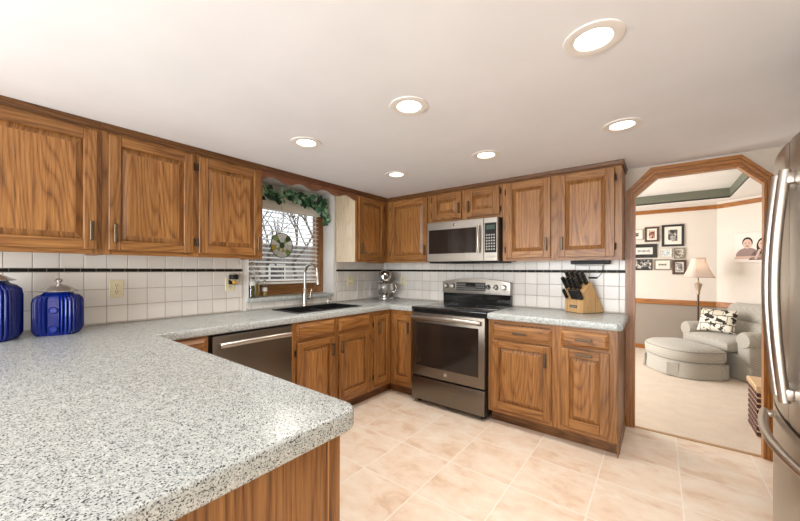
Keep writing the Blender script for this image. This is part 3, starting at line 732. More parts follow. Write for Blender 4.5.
# refrigerator
FX, FYC, FH = 3.19, -1.475, 1.745
t = thing('refrigerator', 'tall stainless french-door refrigerator with curved bar handles at the right edge', 'refrigerator', (3.55, FYC, 0))
g = G(); g.box(3.285, XR - .01, FYC - .452, FYC + .452, .03, FH - .02, bev=.004); g.box(3.3, XR - .05, FYC - .43, FYC + .43, 0, .03); g.box(3.25, 3.5, FYC - .44, FYC - .36, FH - .02, FH + .012, bev=.004); g.box(3.25, 3.5, FYC + .36, FYC + .44, FH - .02, FH + .012, bev=.004)
fin('body', g, DARKGREY, t)
def fx(y): return FX + .045 * ((y - FYC) / .455) ** 2
def fdoor(name, y0, y1, z0, z1):
    g = G(); N = 14; pts = [(3.28, y0, z0)] + [(fx(y0 + (y1 - y0) * k / N), y0 + (y1 - y0) * k / N, z0) for k in range(N + 1)] + [(3.28, y1, z0)]
    g.poly(pts, (0, 0, z1 - z0), bev=.006); return fin(name, g, STEEL, t, smooth=30)
dn = fdoor('door', FYC - .455, FYC - .003, .715, FH); df = fdoor('door', FYC + .003, FYC + .455, .715, FH); fz = fdoor('freezer_drawer', FYC - .455, FYC + .455, .06, .700)
g = G(); g.box(3.26, 3.3, FYC - .44, FYC + .44, .0, .055); fin('base_grille', g, BLACK, t)
for d, y in ((dn, FYC - .05), (df, FYC + .05)):
    g = G(); g.tube([(FX - .020 - .026 * math.sin(PI * k / 24), y, .80 + .83 * k / 24) for k in range(25)], .0135, 12, flat=(1, 1.15))
    for z in (.83, 1.60): g.box(FX - .028, FX + .004, y - .012, y + .012, z - .022, z + .022, bev=.006, seg=2)
    fin('handle', g, STEELH, d, smooth=50)
g = G(); y0, y1 = FYC - .37, FYC + .37
g.tube([(fx(y0 + (y1 - y0) * k / 24) - .026 - .020 * math.sin(PI * k / 24), y0 + (y1 - y0) * k / 24, .640) for k in range(25)], .0135, 12, flat=(1.15, 1))
for y in (y0 + .03, y1 - .03): g.box(fx(y) - .03, fx(y) + .004, y - .02, y + .02, .629, .651, bev=.006, seg=2)
fin('handle', g, STEELH, fz, smooth=50)
g = G(); g.box(fx(FYC + .2) - .006, FX + .03, FYC + .115, FYC + .30, .93, 1.22, bev=.004); dsp = fin('water_dispenser', g, STEELH, df)
g = G(); g.box(fx(FYC + .2) - .008, FX + .02, FYC + .135, FYC + .28, .95, 1.13, bev=.003); fin('recess', g, BLACK, dsp)

# ================================================================== SINK AREA
t = thing('sink', 'black double-bowl sink set in the worktop under the window', 'sink', (.33, -1.315, .70))
SX0, SX1, SY0, SY1, SZ0, SZ1 = .150, .506, -1.665, -.965, .70, .915
g = G(); zr0, zr1 = .9142, .9205
g.box(SX0 - .017, SX0, SY0 - .017, SY1 + .017, zr0, zr1, bev=.002); g.box(SX1, SX1 + .016, SY0 - .017, SY1 + .017, zr0, zr1, bev=.002)
g.box(SX0, SX1, SY0 - .017, SY0, zr0, zr1, bev=.002); g.box(SX0, SX1, SY1, SY1 + .017, zr0, zr1, bev=.002)
fin('rim', g, SINKM, t)
for (b0, b1, nm) in ((SY0, -1.30, 'bowl'), (-1.275, SY1, 'bowl')):
    g = G(); w = .012; zt = .895
    g.box(SX0 - w, SX1 + w, b0 - w, b1 + w, SZ0 - w, SZ0, bev=.002); g.box(SX0 - w, SX0, b0 - w, b1 + w, SZ0, SZ1); g.box(SX1, SX1 + w, b0 - w, b1 + w, SZ0, SZ1)
    g.box(SX0, SX1, b0 - w, b0, SZ0, SZ1 if b0 == SY0 else zt, bev=.002); g.box(SX0, SX1, b1, b1 + w, SZ0, zt if b0 == SY0 else SZ1, bev=.002)
    o = fin(nm, g, SINKM, t)
    g = G(); g.lathe([(0, .0), (.042, 0), (.045, .003), (.03, .004), (.0, .001)], ((SX0 + SX1) / 2 - .05, (b0 + b1) / 2, SZ0), 20); fin('drain', g, CHROME, o, smooth=40)
t = thing('faucet', 'brushed nickel gooseneck pull-down faucet behind the sink', 'faucet', (.072, -1.285, .914))
fx0, fy0 = .072, -1.285
g = G(); g.lathe([(0, 0), (.031, 0), (.031, .006), (.028, .012), (.0265, .05), (.023, .16), (.016, .175), (0.0, .175)], (fx0, fy0, .914), 20); fin('base', g, NICKEL, t, smooth=40)
g = G(); R_ = .095; pts = [(fx0, fy0, 1.08), (fx0, fy0, 1.15), (fx0, fy0, 1.225)]
for k in range(1, 19): a = PI - PI * 1.06 * k / 18; pts.append((fx0 + R_ + R_ * math.cos(a), fy0, 1.225 + R_ * math.sin(a)))
g.tube(pts, .0138, 12); sp = fin('spout', g, NICKEL, t, smooth=50)
e_ = Vector(pts[-1]); d_ = (e_ - Vector(pts[-2])).normalized(); d_ = (d_ + Vector((.32, 0, 0))).normalized()
g = G(); g.tube([e_ - d_ * .004, e_ + d_ * .02, e_ + d_ * .05, e_ + d_ * .082], [.0145, .018, .020, .020], 14); fin('spray_head', g, NICKEL, sp, smooth=40)
g = G(); g.tube([e_ + d_ * .082, e_ + d_ * .09], [.0195, .017], 14); fin('spray_nozzle', g, BLACK, sp)
g = G(); g.tube([(fx0, fy0 + .015, .985), (fx0, fy0 + .05, .985)], .012, 12); g.tube([(fx0, fy0 + .05, .98), (fx0 + .01, fy0 + .06, 1.01), (fx0 + .02, fy0 + .066, 1.075)], [.009, .007, .006], 10); fin('lever', g, NICKEL, t, smooth=50)
t = thing('soap_dispenser', 'small nickel soap pump on the counter right of the faucet', 'dispenser', (.078, -.995, .914))
g = G(); g.lathe([(0, 0), (.022, 0), (.022, .005), (.012, .012), (.010, .045), (.0145, .05), (.0145, .058), (0, .062)], (.078, -.995, .914), 16); g.tube([(.078, -.995, .967), (.105, -.995, .966), (.125, -.995, .955)], .0055, 8); fin('pump', g, NICKEL, t, smooth=40)

# blind
t = thing('window_blind', 'white horizontal slat blind hung in the sink window', 'blind', (-.13, -1.41, 1.125))
BY0, BY1 = WY0 + .012, -.975
g = G(); g.box(-.160, -.095, BY0, BY1 + .02, 1.845, 1.945, bev=.004); g.box(-.165, -.10, BY0, BY1 + .02, 1.94, 2.0, bev=.004); fin('head_rail', g, BLINDM, t)
g = G(); ns = 16; sp_ = (1.82 - 1.165) / (ns - 1)
for k in range(ns):
    z = 1.165 + k * sp_; ti = math.radians(17)
    R = Matrix.Translation((-.128, 0, z)) @ Matrix.Rotation(ti, 4, 'Y'); g.box(-.025, .025, BY0 + .005, BY1 - .003, -.0015, .0015, R=R)
fin('slats', g, BLINDM, t)
g = G(); g.box(-.153, -.103, BY0 + .005, BY1 - .003, 1.128, 1.148, bev=.004); fin('bottom_rail', g, BLINDM, t)
g = G()
for y in (BY0 + .13, (BY0 + BY1) / 2, BY1 - .13):
    for x in (-.153, -.103): g.tube([(x, y, 1.14), (x, y, 1.85)], .0012, 5)
fin('ladder_cord', g, BLINDM, t)
g = G(); g.tube([(-.085, BY1 - .055, 1.86), (-.083, BY1 - .05, 1.17)], .0035, 6); fin('tilt_wand', g, BLINDM, t)
# garland
def leafmesh(g, p, n, up, L, Wd, mi):
    n = Vector(n).normalized(); up = Vector(up); up = (up - n * up.dot(n)).normalized(); s = n.cross(up)
    pr = [(0, 0), (.25, .38), (.5, .5), (.75, .32), (1, 0)]
    top = []; 
    for (a, w) in pr: top.append((a, w))
    vs = []
    cen = [g.v(Vector(p) + up * (a * L) + n * (.10 * L * math.sin(PI * a))) for a, w in pr]
    lf = [g.v(Vector(p) + up * (a * L) + s * (w * Wd)) for a, w in pr[1:-1]]; rt = [g.v(Vector(p) + up * (a * L) - s * (w * Wd)) for a, w in pr[1:-1]]
    for side, flip in ((lf, 0), (rt, 1)):
        ch = [cen[0]] + side + [cen[-1]]
        for k in range(4):
            q = [cen[k], cen[k + 1], ch[k + 1], ch[k]]; u = []
            for w in q:
                if w not in u: u.append(w)
            g.face(u[::-1] if flip else u, mi)
t = thing('ivy_garland', 'artificial green ivy garland draped along the top of the window blind', 'garland', (-.10, -1.3, 1.95))
path = [(-.06, WY0 + .03, 1.985), (-.058, -1.65, 2.0), (-.058, -1.45, 1.985), (-.058, -1.25, 2.0), (-.058, -1.08, 1.985), (-.058, -.95, 1.98), (-.058, -.895, 1.90), (-.058, -.89, 1.82)]
g = G(); g.tube(path, .006, 6); fin('vine', g, STEMM, t)
rr = random.Random(5); leaves = [G(), G()]
for k in range(190):
    q = rr.random() * 6.999; i = int(q); f = q - i; a, b = Vector(path[i]), Vector(path[i + 1]); p = a.lerp(b, f)
    p += Vector((rr.uniform(-.005, .035), rr.uniform(-.03, .03), rr.uniform(-.055, .045)))
    p.y = max(-1.78, min(p.y, -.905))
    n = Vector((1, rr.uniform(-.7, .7), rr.uniform(-.3, .8))); up = Vector((rr.uniform(0.02, .35), rr.uniform(-1, 1) if -1.75 < p.y < -.96 else (rr.uniform(-1, -.1) if p.y > -1 else rr.uniform(.1, 1)), rr.uniform(-1, .4)))
    L = rr.uniform(.05, .085); mi = rr.choice([0, 0, 1, 1, 2, 2])
    leafmesh(leaves[0], p, n, up, L, L * .8, mi)
o = fin('foliage', leaves[0], [LEAF, LEAF2, LEAF3], t, normals=False); leaves[1].bm.free()
# suncatcher: round stained-glass disc
t = thing('suncatcher', 'round stained-glass suncatcher hanging in front of the blind', 'suncatcher', (-.085, -1.44, 1.42))
SCX, SCY, SCZ, SCR = -.083, -1.44, 1.505, .122
def ringmesh(name, c, r0, r1, x0, x1, m, parent, N=40):
    g = G(); R = Matrix.Rotation(PI / 2, 4, 'Y'); g.lathe([(r0, 0), (r1, 0), (r1, x1 - x0), (r0, x1 - x0), (r0, 0)], c, N, R=R); return fin(name, g, m, parent, smooth=40)
ringmesh('rim', (SCX - .004, SCY, SCZ), SCR - .006, SCR, 0, .008, HINGE, t)
cols = [mat('glass_pane_green', srgb(158, 186, 110), .1, 0, Transmission_Weight=.5), mat('glass_pane_white', srgb(246, 246, 236), .1, 0, Transmission_Weight=.5), mat('glass_pane_yellow', srgb(220, 200, 90), .1, 0, Transmission_Weight=.5),
        mat('glass_pane_dark', srgb(60, 80, 50), .1), mat('glass_pane_rose', srgb(200, 120, 100), .1, 0, Transmission_Weight=.4)]
g = G(); lead = G(); pat = [1, 0, 1, 1, 3, 1, 1, 0, 1, 2, 1, 1]
for k in range(12):
    a0, a1 = 2 * PI * k / 12, 2 * PI * (k + 1) / 12
    for (r0, r1, sh) in ((.03, .065, 0), (.065, SCR - .005, 5)):
        P = lambda r, a: (SCX, SCY + r * math.cos(a), SCZ + r * math.sin(a)); am = (a0 + a1) / 2
        g.poly([P(r0, a0), P(r1, a0), P(r1, am), P(r1, a1), P(r0, a1)], (.003, 0, 0), mi=pat[(k + sh * 3) % 12])
    lead.tube([(SCX + .0015, SCY + .03 * math.cos(a0), SCZ + .03 * math.sin(a0)), (SCX + .0015, SCY + SCR * math.cos(a0), SCZ + SCR * math.sin(a0))], .002, 5)
g.poly([(SCX, SCY + .03 * math.cos(2 * PI * k / 12), SCZ + .03 * math.sin(2 * PI * k / 12)) for k in range(12)], (.003, 0, 0), mi=3)
fin('stained_glass', g, cols, t)
lead.tube([(SCX + .0015, SCY + .065 * math.cos(2 * PI * k / 24), SCZ + .065 * math.sin(2 * PI * k / 24)) for k in range(25)], .002, 5)
fin('lead_came', lead, HINGE, t)
g = G(); g.tube([(SCX, SCY, SCZ + SCR), (SCX - .005, SCY, 1.90)], .0012, 5); fin('hanging_wire', g, HINGE, t)
# bottles on the sill
OIL = mat('olive_oil', srgb(92, 84, 20), 0.1, 0, Transmission_Weight=.35); OILY = mat('yellow_oil', srgb(190, 160, 50), .1, 0, Transmission_Weight=.35)
LBL = mat('paper_label', srgb(222, 220, 214), .6); CORK = mat('bottle_cap', srgb(150, 120, 84), .6)
def bottle(x, y, r, h, neck, fill, fmat, label, cat='bottle', topmat=CORK):
    z = 1.018; t = thing('oil_bottle', label, cat, (x, y, z), 'bottles on the window sill')
    g = G(); g.lathe([(0, 0), (r, 0), (r, h * .52), (r * .85, h * .62), (neck, h * .75), (neck, h * .96)], (x, y, z), 20); fin('glass', g, BOTTLE, t, smooth=50)
    g = G(); g.lathe([(0, .007), (r * .915, .007), (r * .915, h * fill), (0, h * fill)], (x, y, z), 20); fin('contents', g, fmat, t, smooth=50)
    g = G(); g.lathe([(0, h * .93), (neck * 1.15, h * .93), (neck * 1.15, h * .985), (neck * .6, h), (0, h)], (x, y, z), 14); fin('stopper', g, topmat, t, smooth=40)
    return t
b1 = bottle(-.02, -1.778, .033, .318, .011, .36, OIL, 'tall clear glass bottle half full of dark oil on the window sill')
b2 = bottle(-.06, -1.712, .025, .265, .010, .46, OILY, 'slim glass bottle with golden oil behind the tall clear bottle on the sill')
b3 = bottle(-.055, -1.635, .022, .155, .011, .46, OILY, 'small squat oil bottle at the right end of the three sill bottles')
for b, x, y, r, z0, z1 in ((b1, -.02, -1.778, .0336, .11, .145), (b3, -.055, -1.635, .0226, .05, .085)):
    g = G(); g.lathe([(r, z0), (r + .0006, z0), (r + .0006, z1), (r, z1), (r, z0)], (x, y, 1.018), 20); fin('paper_label', g, LBL, b, smooth=40)

# outlets
def outlet(label, M, a, z, kind='duplex', w=.037, h=.058):
    t = thing('switch_plate' if kind == 'switch' else 'wall_outlet', label, 'switch' if kind == 'switch' else 'outlet', M @ Vector((a, .0075, z)), 'cream wall plates')
    g = G(M); g.box(a - w, a + w, .0078, .0135, z - h, z + h, bev=.003); fin('plate', g, CREAM, t)
    if kind == 'duplex':
        for s in (-1, 1):
            g = G(M); g.lathe([(0, 0), (.016, 0), (.016, .003), (0, .003)], (a, .0135, z + s * .021), 20, R=Matrix.Rotation(-PI / 2, 4, 'X')); o = fin('receptacle', g, CREAM, t)
            g = G(M); g.box(a - .0075, a - .0045, .0162, .0170, z + s * .021 - .002, z + s * .021 + .008); g.box(a + .0045, a + .0075, .0162, .0170, z + s * .021 - .002, z + s * .021 + .008); g.box(a - .0025, a + .0025, .0162, .017, z + s * .021 - .011, z + s * .021 - .006); fin('slots', g, DARKSLOT, o)
        g = G(M); g.box(a - .002, a + .002, .013, .0145, z - .002, z + .002); fin('screw', g, NICKEL, t)
    else:
        for s in ((-.018, .018) if kind == 'switch' else ()):
            g = G(M); g.box(a + s - .005, a + s + .005, .013, .022, z - .012, z + .012, bev=.002); fin('toggle', g, CREAM, t)
    return t
outlet('cream duplex outlet on the tile behind the blue canisters, left wall', LW, -2.722, 1.14)
outlet('cream outlet carrying the night light, beside the window', LW, -1.985, 1.145)
outlet('cream double switch plate right of the window, below the corner cabinet', LW, -.605, 1.14, 'switch', .05, .055)
outlet('cream duplex outlet on the range wall between mixer and range', RW, .318, 1.13)
t = thing('night_light', 'small plug-in night light with black and gold shade, in the outlet by the window', 'night light', (.015, -1.975, 1.15))
g = G(); g.box(.0175, .045, -2.003, -1.955, 1.145, 1.185, bev=.006, seg=2); fin('plug_body', g, BLACK, t)
g = G(); g.lathe([(0, 0), (.02, 0), (.032, .02), (.034, .045), (.022, .06), (0, .062)], (.05, -1.975, 1.175), 18); fin('glass_globe', g, mat('globe', srgb(236, 226, 196), .1, 0, Transmission_Weight=.5), t, smooth=50)
g = G(); g.lathe([(0.0335, .012), (.0355, .02), (.037, .044), (.034, .05), (.0335, .012)], (.05, -1.972, 1.176), 18, f=None); fin('shade_band', g, BLACK, t, smooth=50)
g = G(); g.ball((.082, -1.985, 1.165), .016, 2, sc=(.5, 1, 1)); g.ball((.078, -1.965, 1.16), .012, 2, sc=(.5, 1, 1)); fin('flower', g, mat('gold_flower', srgb(226, 178, 70), .4), t, smooth=60)

# canisters
def canister(cx, cy, w, dpt, h, label, rot):
    t = thing('canister', label, 'canister', (cx, cy, .914), 'cobalt blue ribbed canisters')
    Rm = Matrix.Rotation(rot, 4, 'Z'); N = 320
    def rad(a, sh):
        c, s = abs(math.cos(a)), abs(math.sin(a)); n = 4.2
        r = 1.0 / ((c / (w / 2)) ** n + (s / (dpt / 2)) ** n) ** (1 / n)
        fl = abs(((a + PI) % (2 * PI)) - PI)   # distance from front (+x)
        rib = 0.0 if fl < .26 else .011 * abs(math.sin(a * 20)) * sh
        return r + rib - .004 * sh
    zs = [(0, .90, 0), (.012, .965, .4), (.03, 1, 1), (h * .5, 1.0, 1), (h * .78, 1, 1), (h * .88, .965, .8), (h * .945, .84, .3), (h * .975, .70, 0), (h, .62, 0), (h + .008, .60, 0)]
    bm = bmesh.new(); rings = []
    for (z, f, sh) in zs:
        rings.append([bm.verts.new((rad(2 * PI * k / N, sh) * f * math.cos(2 * PI * k / N), rad(2 * PI * k / N, sh) * f * math.sin(2 * PI * k / N), z)) for k in range(N)])
    for p, q in zip(rings, rings[1:]):
        for k in range(N): bm.faces.new((p[k], p[(k + 1) % N], q[(k + 1) % N], q[k]))
    bm.faces.new(rings[0][::-1]); bm.faces.new(rings[-1])
    g = G(); TT = Matrix.Translation((cx, cy, .914)) @ Rm; g.merge(bm, R=TT); body = fin('jar', g, COBALT, t, smooth=32)
    X = w / 2 - .002
    for z in (h * .60, h * .16):
        g = G(); RR = TT @ Matrix.Translation((X - .003, 0, z)) @ Matrix.Rotation(PI / 2, 4, 'Y')
        bm = bmesh.new()
        g.lathe([(0, .004), (.013, .004), (.016, .009), (.019, .007), (.020, 0), (0, 0)], (0, 0, 0), 20, R=RR); fin('medallion', g, COBALTD, body, smooth=50)
    s_ = w / .178
    g = G(); prof = [(0, 0), (.088 * s_, 0), (.090 * s_, .004), (.078 * s_, .009), (.070 * s_, .013), (.055 * s_, .024), (.03 * s_, .034), (.012 * s_, .039), (.008 * s_, .046), (.013 * s_, .052), (.018 * s_, .06), (.013 * s_, .068), (.0, .071)]
    g.lathe(prof, (cx, cy, .914 + h + .008), 32); lid = fin('lid', g, PEWTER, t, smooth=50)
    return t
canister(.215, -3.014, .166, .176, .224, 'shorter cobalt blue ribbed ceramic canister with pewter lid, right of its taller twin', math.radians(-22))
canister(.215, -3.262, .190, .205, .288, 'taller cobalt blue ribbed canister at the left edge of the frame', math.radians(-22))

# stand mixer, head pointing out of the corner
t = thing('stand_mixer', 'chrome stand mixer with steel bowl in the counter corner', 'mixer', (.185, -.205, .914))
MR = Matrix.Translation((.185, -.205, .914)) @ Matrix.Rotation(-PI / 4, 4, 'Z')
g = G(MR); bm = bmesh.new()
g.poly([(.185 * c_ - .02 if c_ > 0 else .13 * c_ - .02, s_ * .112, 0) for c_, s_ in [(math.cos(2 * PI * k / 28), math.sin(2 * PI * k / 28)) for k in range(28)]], (0, 0, .028), bev=.008)
g.tube([(-.10, 0, .02), (-.108, 0, .10), (-.105, 0, .18), (-.095, 0, .25)], [.052, .044, .044, .05], 16)
base_ = fin('base', g, CHROME, t, smooth=40)
g = G(MR); g.tube([(-.165, 0, .275), (-.15, 0, .278), (-.10, 0, .28), (-.02, 0, .282), (.06, 0, .278), (.12, 0, .272), (.145, 0, .27)], [.024, .058, .072, .076, .074, .066, .044], 20, flat=(1, .95)); hd = fin('head', g, CHROME, t, smooth=50)
g = G(MR); g.tube([(.14, 0, .268), (.160, 0, .268)], [.03, .027], 14); fin('hub_cap', g, DARKGREY, hd, smooth=40)
g = G(MR); g.tube([(.055, 0, .24), (.055, 0, .20)], [.034, .03], 14); g.tube([(.055, 0, .21), (.055, 0, .14)], .006, 8); fin('beater', g, NICKEL, hd, smooth=40)
g = G(MR); g.lathe([(0, .03), (.045, .03), (.05, .04), (.048, .048), (.075, .07), (.095, .105), (.104, .15), (.106, .19), (.109, .195), (.106, .198), (.101, .19), (.099, .15), (.09, .11), (.06, .075), (0, .06)], (.055, 0, 0), 32); bw = fin('bowl', g, CHROME, t, smooth=50)
g = G(MR); g.tube([(.055 + .02, .098, .18), (.08, .120, .182), (.083, .132, .155), (.083, .128, .11), (.075, .108, .088), (.07, .088, .095)], .008, 10); fin('handle', g, CHROME, bw, smooth=50)
g = G(MR); g.ball((-.06, .068, .285), .014, 2); fin('speed_knob', g, BLACK, hd, smooth=60)

# knife block and knives
KB = Matrix(((.843, .54, 0, 2.33), (-.54, .843, 0, -.238), (0, 0, 1, .914), (0, 0, 0, 1)))   # local x along the front face (ends at 0), y = depth s, z up
prof = [(0, 0), (0, .105), (.028, .122), (-.004, .176), (.086, .256), (.225, .03), (.225, 0)]
t = thing('knife_block', 'blond wooden knife block on the short worktop right of the range', 'knife block', KB @ Vector((-.085, .1, 0)))
g = G(KB); g.poly([(-.185, s, z + .004) for s, z in prof], (.185, 0, 0), grain='z', bev=.003); fin('block', g, BLOCKW, t)
g = G(KB); g.box(-.18, -.005, .006, .22, 0, .006); fin('foot_pad', g, BLACK, t)
g = G(KB); g.box(-.135, -.06, -.002, .001, .042, .064, bev=.001); pl = fin('name_plate', g, DARKGREY, t)
g = G(KB); 
for i in range(6): g.box(-.128 + i * .0105, -.121 + i * .0105, -.0028, -.0018, .048, .058)
fin('plate_lettering', g, GREYTXT, pl)
KNBLK = mat('knife_handle', (0.014, 0.014, 0.015), 0.28)
ax = Vector((0, -.51, .86)).normalized()
def knife_meshes(L, w, d):
    g = G(); g.box(-w / 2, w / 2, -d / 2, d / 2, .004, L, bev=.004, seg=2)
    return g
def knife(base, L, w, d, label, group, steel=True, proto={}):
    key = (L, w, d)
    F = (KB.to_3x3() @ ax).normalized(); Xd = (KB.to_3x3() @ Vector((1, 0, 0))).normalized(); Yd = F.cross(Xd)
    Mk = Matrix((( Xd.x, Yd.x, F.x), (Xd.y, Yd.y, F.y), (Xd.z, Yd.z, F.z))).to_4x4(); loc = KB @ Vector(base)
    if key not in proto:
        r = bpy.data.objects.new('kitchen_knife', None); COL.objects.link(r); WL[r] = Vector((0, 0, 0))
        g = knife_meshes(L, w, d); hd = fin('handle', g, KNBLK, r, smooth=40)
        g = G(); 
        for q in (.28, .55, .82):
            for s in (-1, 1): g.box(s * w / 2 - .0006, s * w / 2 + .0006, -.0025, .0025, L * q - .0025, L * q + .0025)
        g.box(-w * .5, w * .5, -d / 2, d / 2, L, L + .004, bev=.0015); fin('rivets', g, STEELH, hd)
        g = G(); g.box(-.001, .001, -d * .55, d * .55, -.10, .006); fin('blade', g, STEELH, r)
        proto[key] = r
    else:
        src = proto[key]; r = src.copy(); COL.objects.link(r)
        for ch in src.children:
            c = ch.copy(); COL.objects.link(c); c.parent = r
            for q in ch.children: e2 = q.copy(); COL.objects.link(e2); e2.parent = c
    r.matrix_world = Matrix.Translation(loc) @ Mk
    tag(r, label, 'knife', group); return r
low = ['leftmost short black steak-knife handle in the low front row of the block', 'second steak-knife handle from the left in the low front row', 'third steak-knife handle from the left in the low front row',
       'fourth steak-knife handle from the left in the low front row', 'fifth steak-knife handle from the left in the low front row', 'rightmost short steak-knife handle in the low front row']
for i, x in enumerate((-.172, -.108, -.086, -.064, -.042, -.020)):
    knife((x, .012, .116), .09, .0185, .025, low[i], 'steak knives in the front row')
def slot(f): return (-.004 + .090 * f, .176 + .080 * f + .004)
mids = [(-.178, 'leftmost black knife handle in the middle row of the block'), (-.132, 'second black handle from the left in the middle row'), (-.085, 'third black handle from the left in the middle row'), (-.045, 'rightmost black handle in the middle row of the block')]
for x, lb in mids: s, z = slot(.26); knife((x, s, z), .108, .020, .029, lb, 'knives in the middle row')
bk = [(-.172, 'left long black knife handle in the back row of the block'), (-.12, 'second long black handle from the left in the back row'), (-.07, 'third long black handle from the left in the back row'), (-.02, 'right long black knife handle in the back row, nearest the arch')]
for x, lb in bk: s, z = slot(.74); knife((x, s, z), .122, .021, .030, lb, 'knives in the back row')
# under-cabinet strip light with cord and plug
t = thing('under_cabinet_light', 'slim black strip light under the right wall cabinet with cord and plug', 'light', (2.36, -.1, 1.33))
g = G(); g.box(2.215, 2.505, -.125, -.075, 1.322, 1.3515, bev=.004); fin('housing', g, BLACK, t)
g = G(); g.box(2.25, 2.46, -.118, -.082, 1.312, 1.322, bev=.003); fin('lens', g, mat('strip_lens', srgb(214, 208, 198), .4), t)
g = G(); g.tube([(2.44, -.075, 1.335), (2.443, -.03, 1.31), (2.44, -.014, 1.26), (2.415, -.013, 1.22), (2.40, -.02, 1.208)], .0025, 6); fin('cord', g, BLACK, t)
g = G(); g.box(2.335, 2.405, -.035, -.009, 1.199, 1.213, bev=.004); fin('plug', g, BLACK, t)

# recessed lights
names = ['recessed ceiling light nearest the camera, at the top right of the frame', 'recessed ceiling light in the near row above the middle of the floor', 'recessed ceiling light in the near row, closest to the wall cabinets and window',
         'recessed ceiling light in the far row near the cabinet corner', 'recessed ceiling light in the far row above the range', 'recessed ceiling light in the far row before the archway']
for (x, y), nm in zip(LIGHTS, names):
    t = thing('recessed_light', nm, 'ceiling light', (x, y, CEIL), 'recessed ceiling lights')
    g = G(); g.lathe([(.098, 0), (.096, -.004), (.078, -.006), (.062, -.004), (.060, .0), (.060, .0)], (x, y, CEIL - .0003), 40); fin('trim_ring', g, CANTRIM, t, smooth=50)
    g = G(); g.lathe([(.0605, -.002), (.058, .03), (.056, .07), (0, .075)], (x, y, CEIL), 40); fin('can', g, CANTRIM, t, smooth=50)
    g = G(); g.lathe([(0, 0.0), (.040, .001), (.0545, .005), (.0545, .012), (0, .014)], (x, y, CEIL), 40); fin('lens', g, LAMPEM, t, smooth=50)

# ================================================================== LIVING ROOM
def fabric(name, c1, c2, scale=260):
    m = mat(name, c1, .9); t = NT(m); co = t.coord('Object')
    ch = t.n('ShaderNodeTexChecker'); ch.inputs['Scale'].default_value = scale / 4; ch.inputs[1].default_value = (*c1, 1); ch.inputs[2].default_value = (*c2, 1); t.l(co, ch.inputs[0])
    n = t.noise(co, scale, 2).outputs[0]
    t.base(t.mix(.35, ch.outputs[0], t.ramp(n, [(.3, c2), (.7, c1)]))); t.bump(n, .25, .003); t.b.inputs['Sheen Weight'].default_value = .2; return m
UPH = fabric('upholstery', srgb(180, 175, 164), srgb(150, 146, 136))
def softbox(g, x0, x1, y0, y1, z0, z1, r, puff=0.0, R=None):
    b = bmesh.new(); bmesh.ops.create_cube(b, size=1)
    for w in b.verts: w.co = Vector(((x0 + x1) / 2 + w.co.x * (x1 - x0), (y0 + y1) / 2 + w.co.y * (y1 - y0), (z0 + z1) / 2 + w.co.z * (z1 - z0)))
    bmesh.ops.subdivide_edges(b, edges=b.edges[:], cuts=7, use_grid_fill=True)
    c = Vector(((x0 + x1) / 2, (y0 + y1) / 2, (z0 + z1) / 2)); h = Vector(((x1 - x0) / 2, (y1 - y0) / 2, (z1 - z0) / 2))
    for w in b.verts:
        q = w.co - c; inn = Vector([max(-(h[i] - r), min(h[i] - r, q[i])) for i in range(3)]); dd = q - inn
        if dd.length > 1e-9:
            if dd.length > r: dd = dd.normalized() * r
            # project to rounded box
            dd = dd.normalized() * r
            q = inn + dd
        k = [1 - (q[i] / h[i]) ** 2 for i in range(3)]
        if puff:
            q.z += math.copysign(puff, q.z) * max(0, k[0]) * max(0, k[1]) if abs(q.z) > .2 * h.z else 0
        w.co = c + q
    g.merge(b, R=R)
# armchair: local x = facing direction, y = to its left, z up
CHR = Matrix.Translation((3.425, 3.30, LZ)) @ Matrix.Rotation(math.radians(212.5), 4, 'Z')
def pleat_skirt(g, pts, z0, z1, flare=.012):
    n = len(pts); vs0 = []; vs1 = []
    cx = sum(p[0] for p in pts) / n; cy = sum(p[1] for p in pts) / n
    for k, (x, y) in enumerate(pts):
        d = Vector((x - cx, y - cy, 0)).normalized(); f = flare
        vs0.append((x + d.x * f, y + d.y * f, z0)); vs1.append((x, y, z1))
    bm = bmesh.new(); a = [bm.verts.new(p) for p in vs0]; b = [bm.verts.new(p) for p in vs1]
    for k in range(n): bm.faces.new((a[k], a[(k + 1) % n], b[(k + 1) % n], b[k]))
    bm.faces.new(a[::-1]); bm.faces.new(b)
    g.merge(bm)
t = thing('armchair', 'wide grey upholstered armchair with rolled arms in the room beyond the archway', 'armchair', (3.7, 3.25, LZ))
HW = .58
g = G(CHR); softbox(g, -.76, .0, -HW, HW, .18, .34, .03); fin('base', g, UPH, t, smooth=60)
g = G(CHR)
def rect(x0, x1, y0, y1, step=.06, notch=None):
    pts = []
    for (ax_, ay_, bx_, by_) in ((x0, y0, x1, y0), (x1, y0, x1, y1), (x1, y1, x0, y1), (x0, y1, x0, y0)):
        n = max(2, int(math.hypot(bx_ - ax_, by_ - ay_) / step))
        for k in range(n): pts.append((ax_ + (bx_ - ax_) * k / n, ay_ + (by_ - ay_) * k / n))
    return pts
pleat_skirt(g, rect(-.77, .005, -HW - .005, HW + .005), .008, .205, .015)
for y in (-HW - .012, HW + .012): g.box(.0, .022, y - .03, y + .03, .01, .2, bev=.006)
fin('skirt', g, UPH, t, smooth=60)
for s in (-1, 1):
    g = G(CHR); yc = s * (HW - .10)
    softbox(g, -.75, .0, yc - .095, yc + .095, .22, .52, .03)
    g.tube([(-.75, yc + s * .012, .53), (-.4, yc + s * .012, .535), (-.02, yc + s * .012, .53), (.012, yc + s * .012, .53)], [.105, .11, .112, .095], 20)
    fin('arm', g, UPH, t, smooth=60)
g = G(CHR); softbox(g, -.62, .11, -HW + .20, HW - .20, .335, .50, .06, .025); fin('seat_cushion', g, UPH, t, smooth=60)
g = G(CHR); RB = Matrix.Translation((-.575, 0, .46)) @ Matrix.Rotation(math.radians(-14), 4, 'Y')
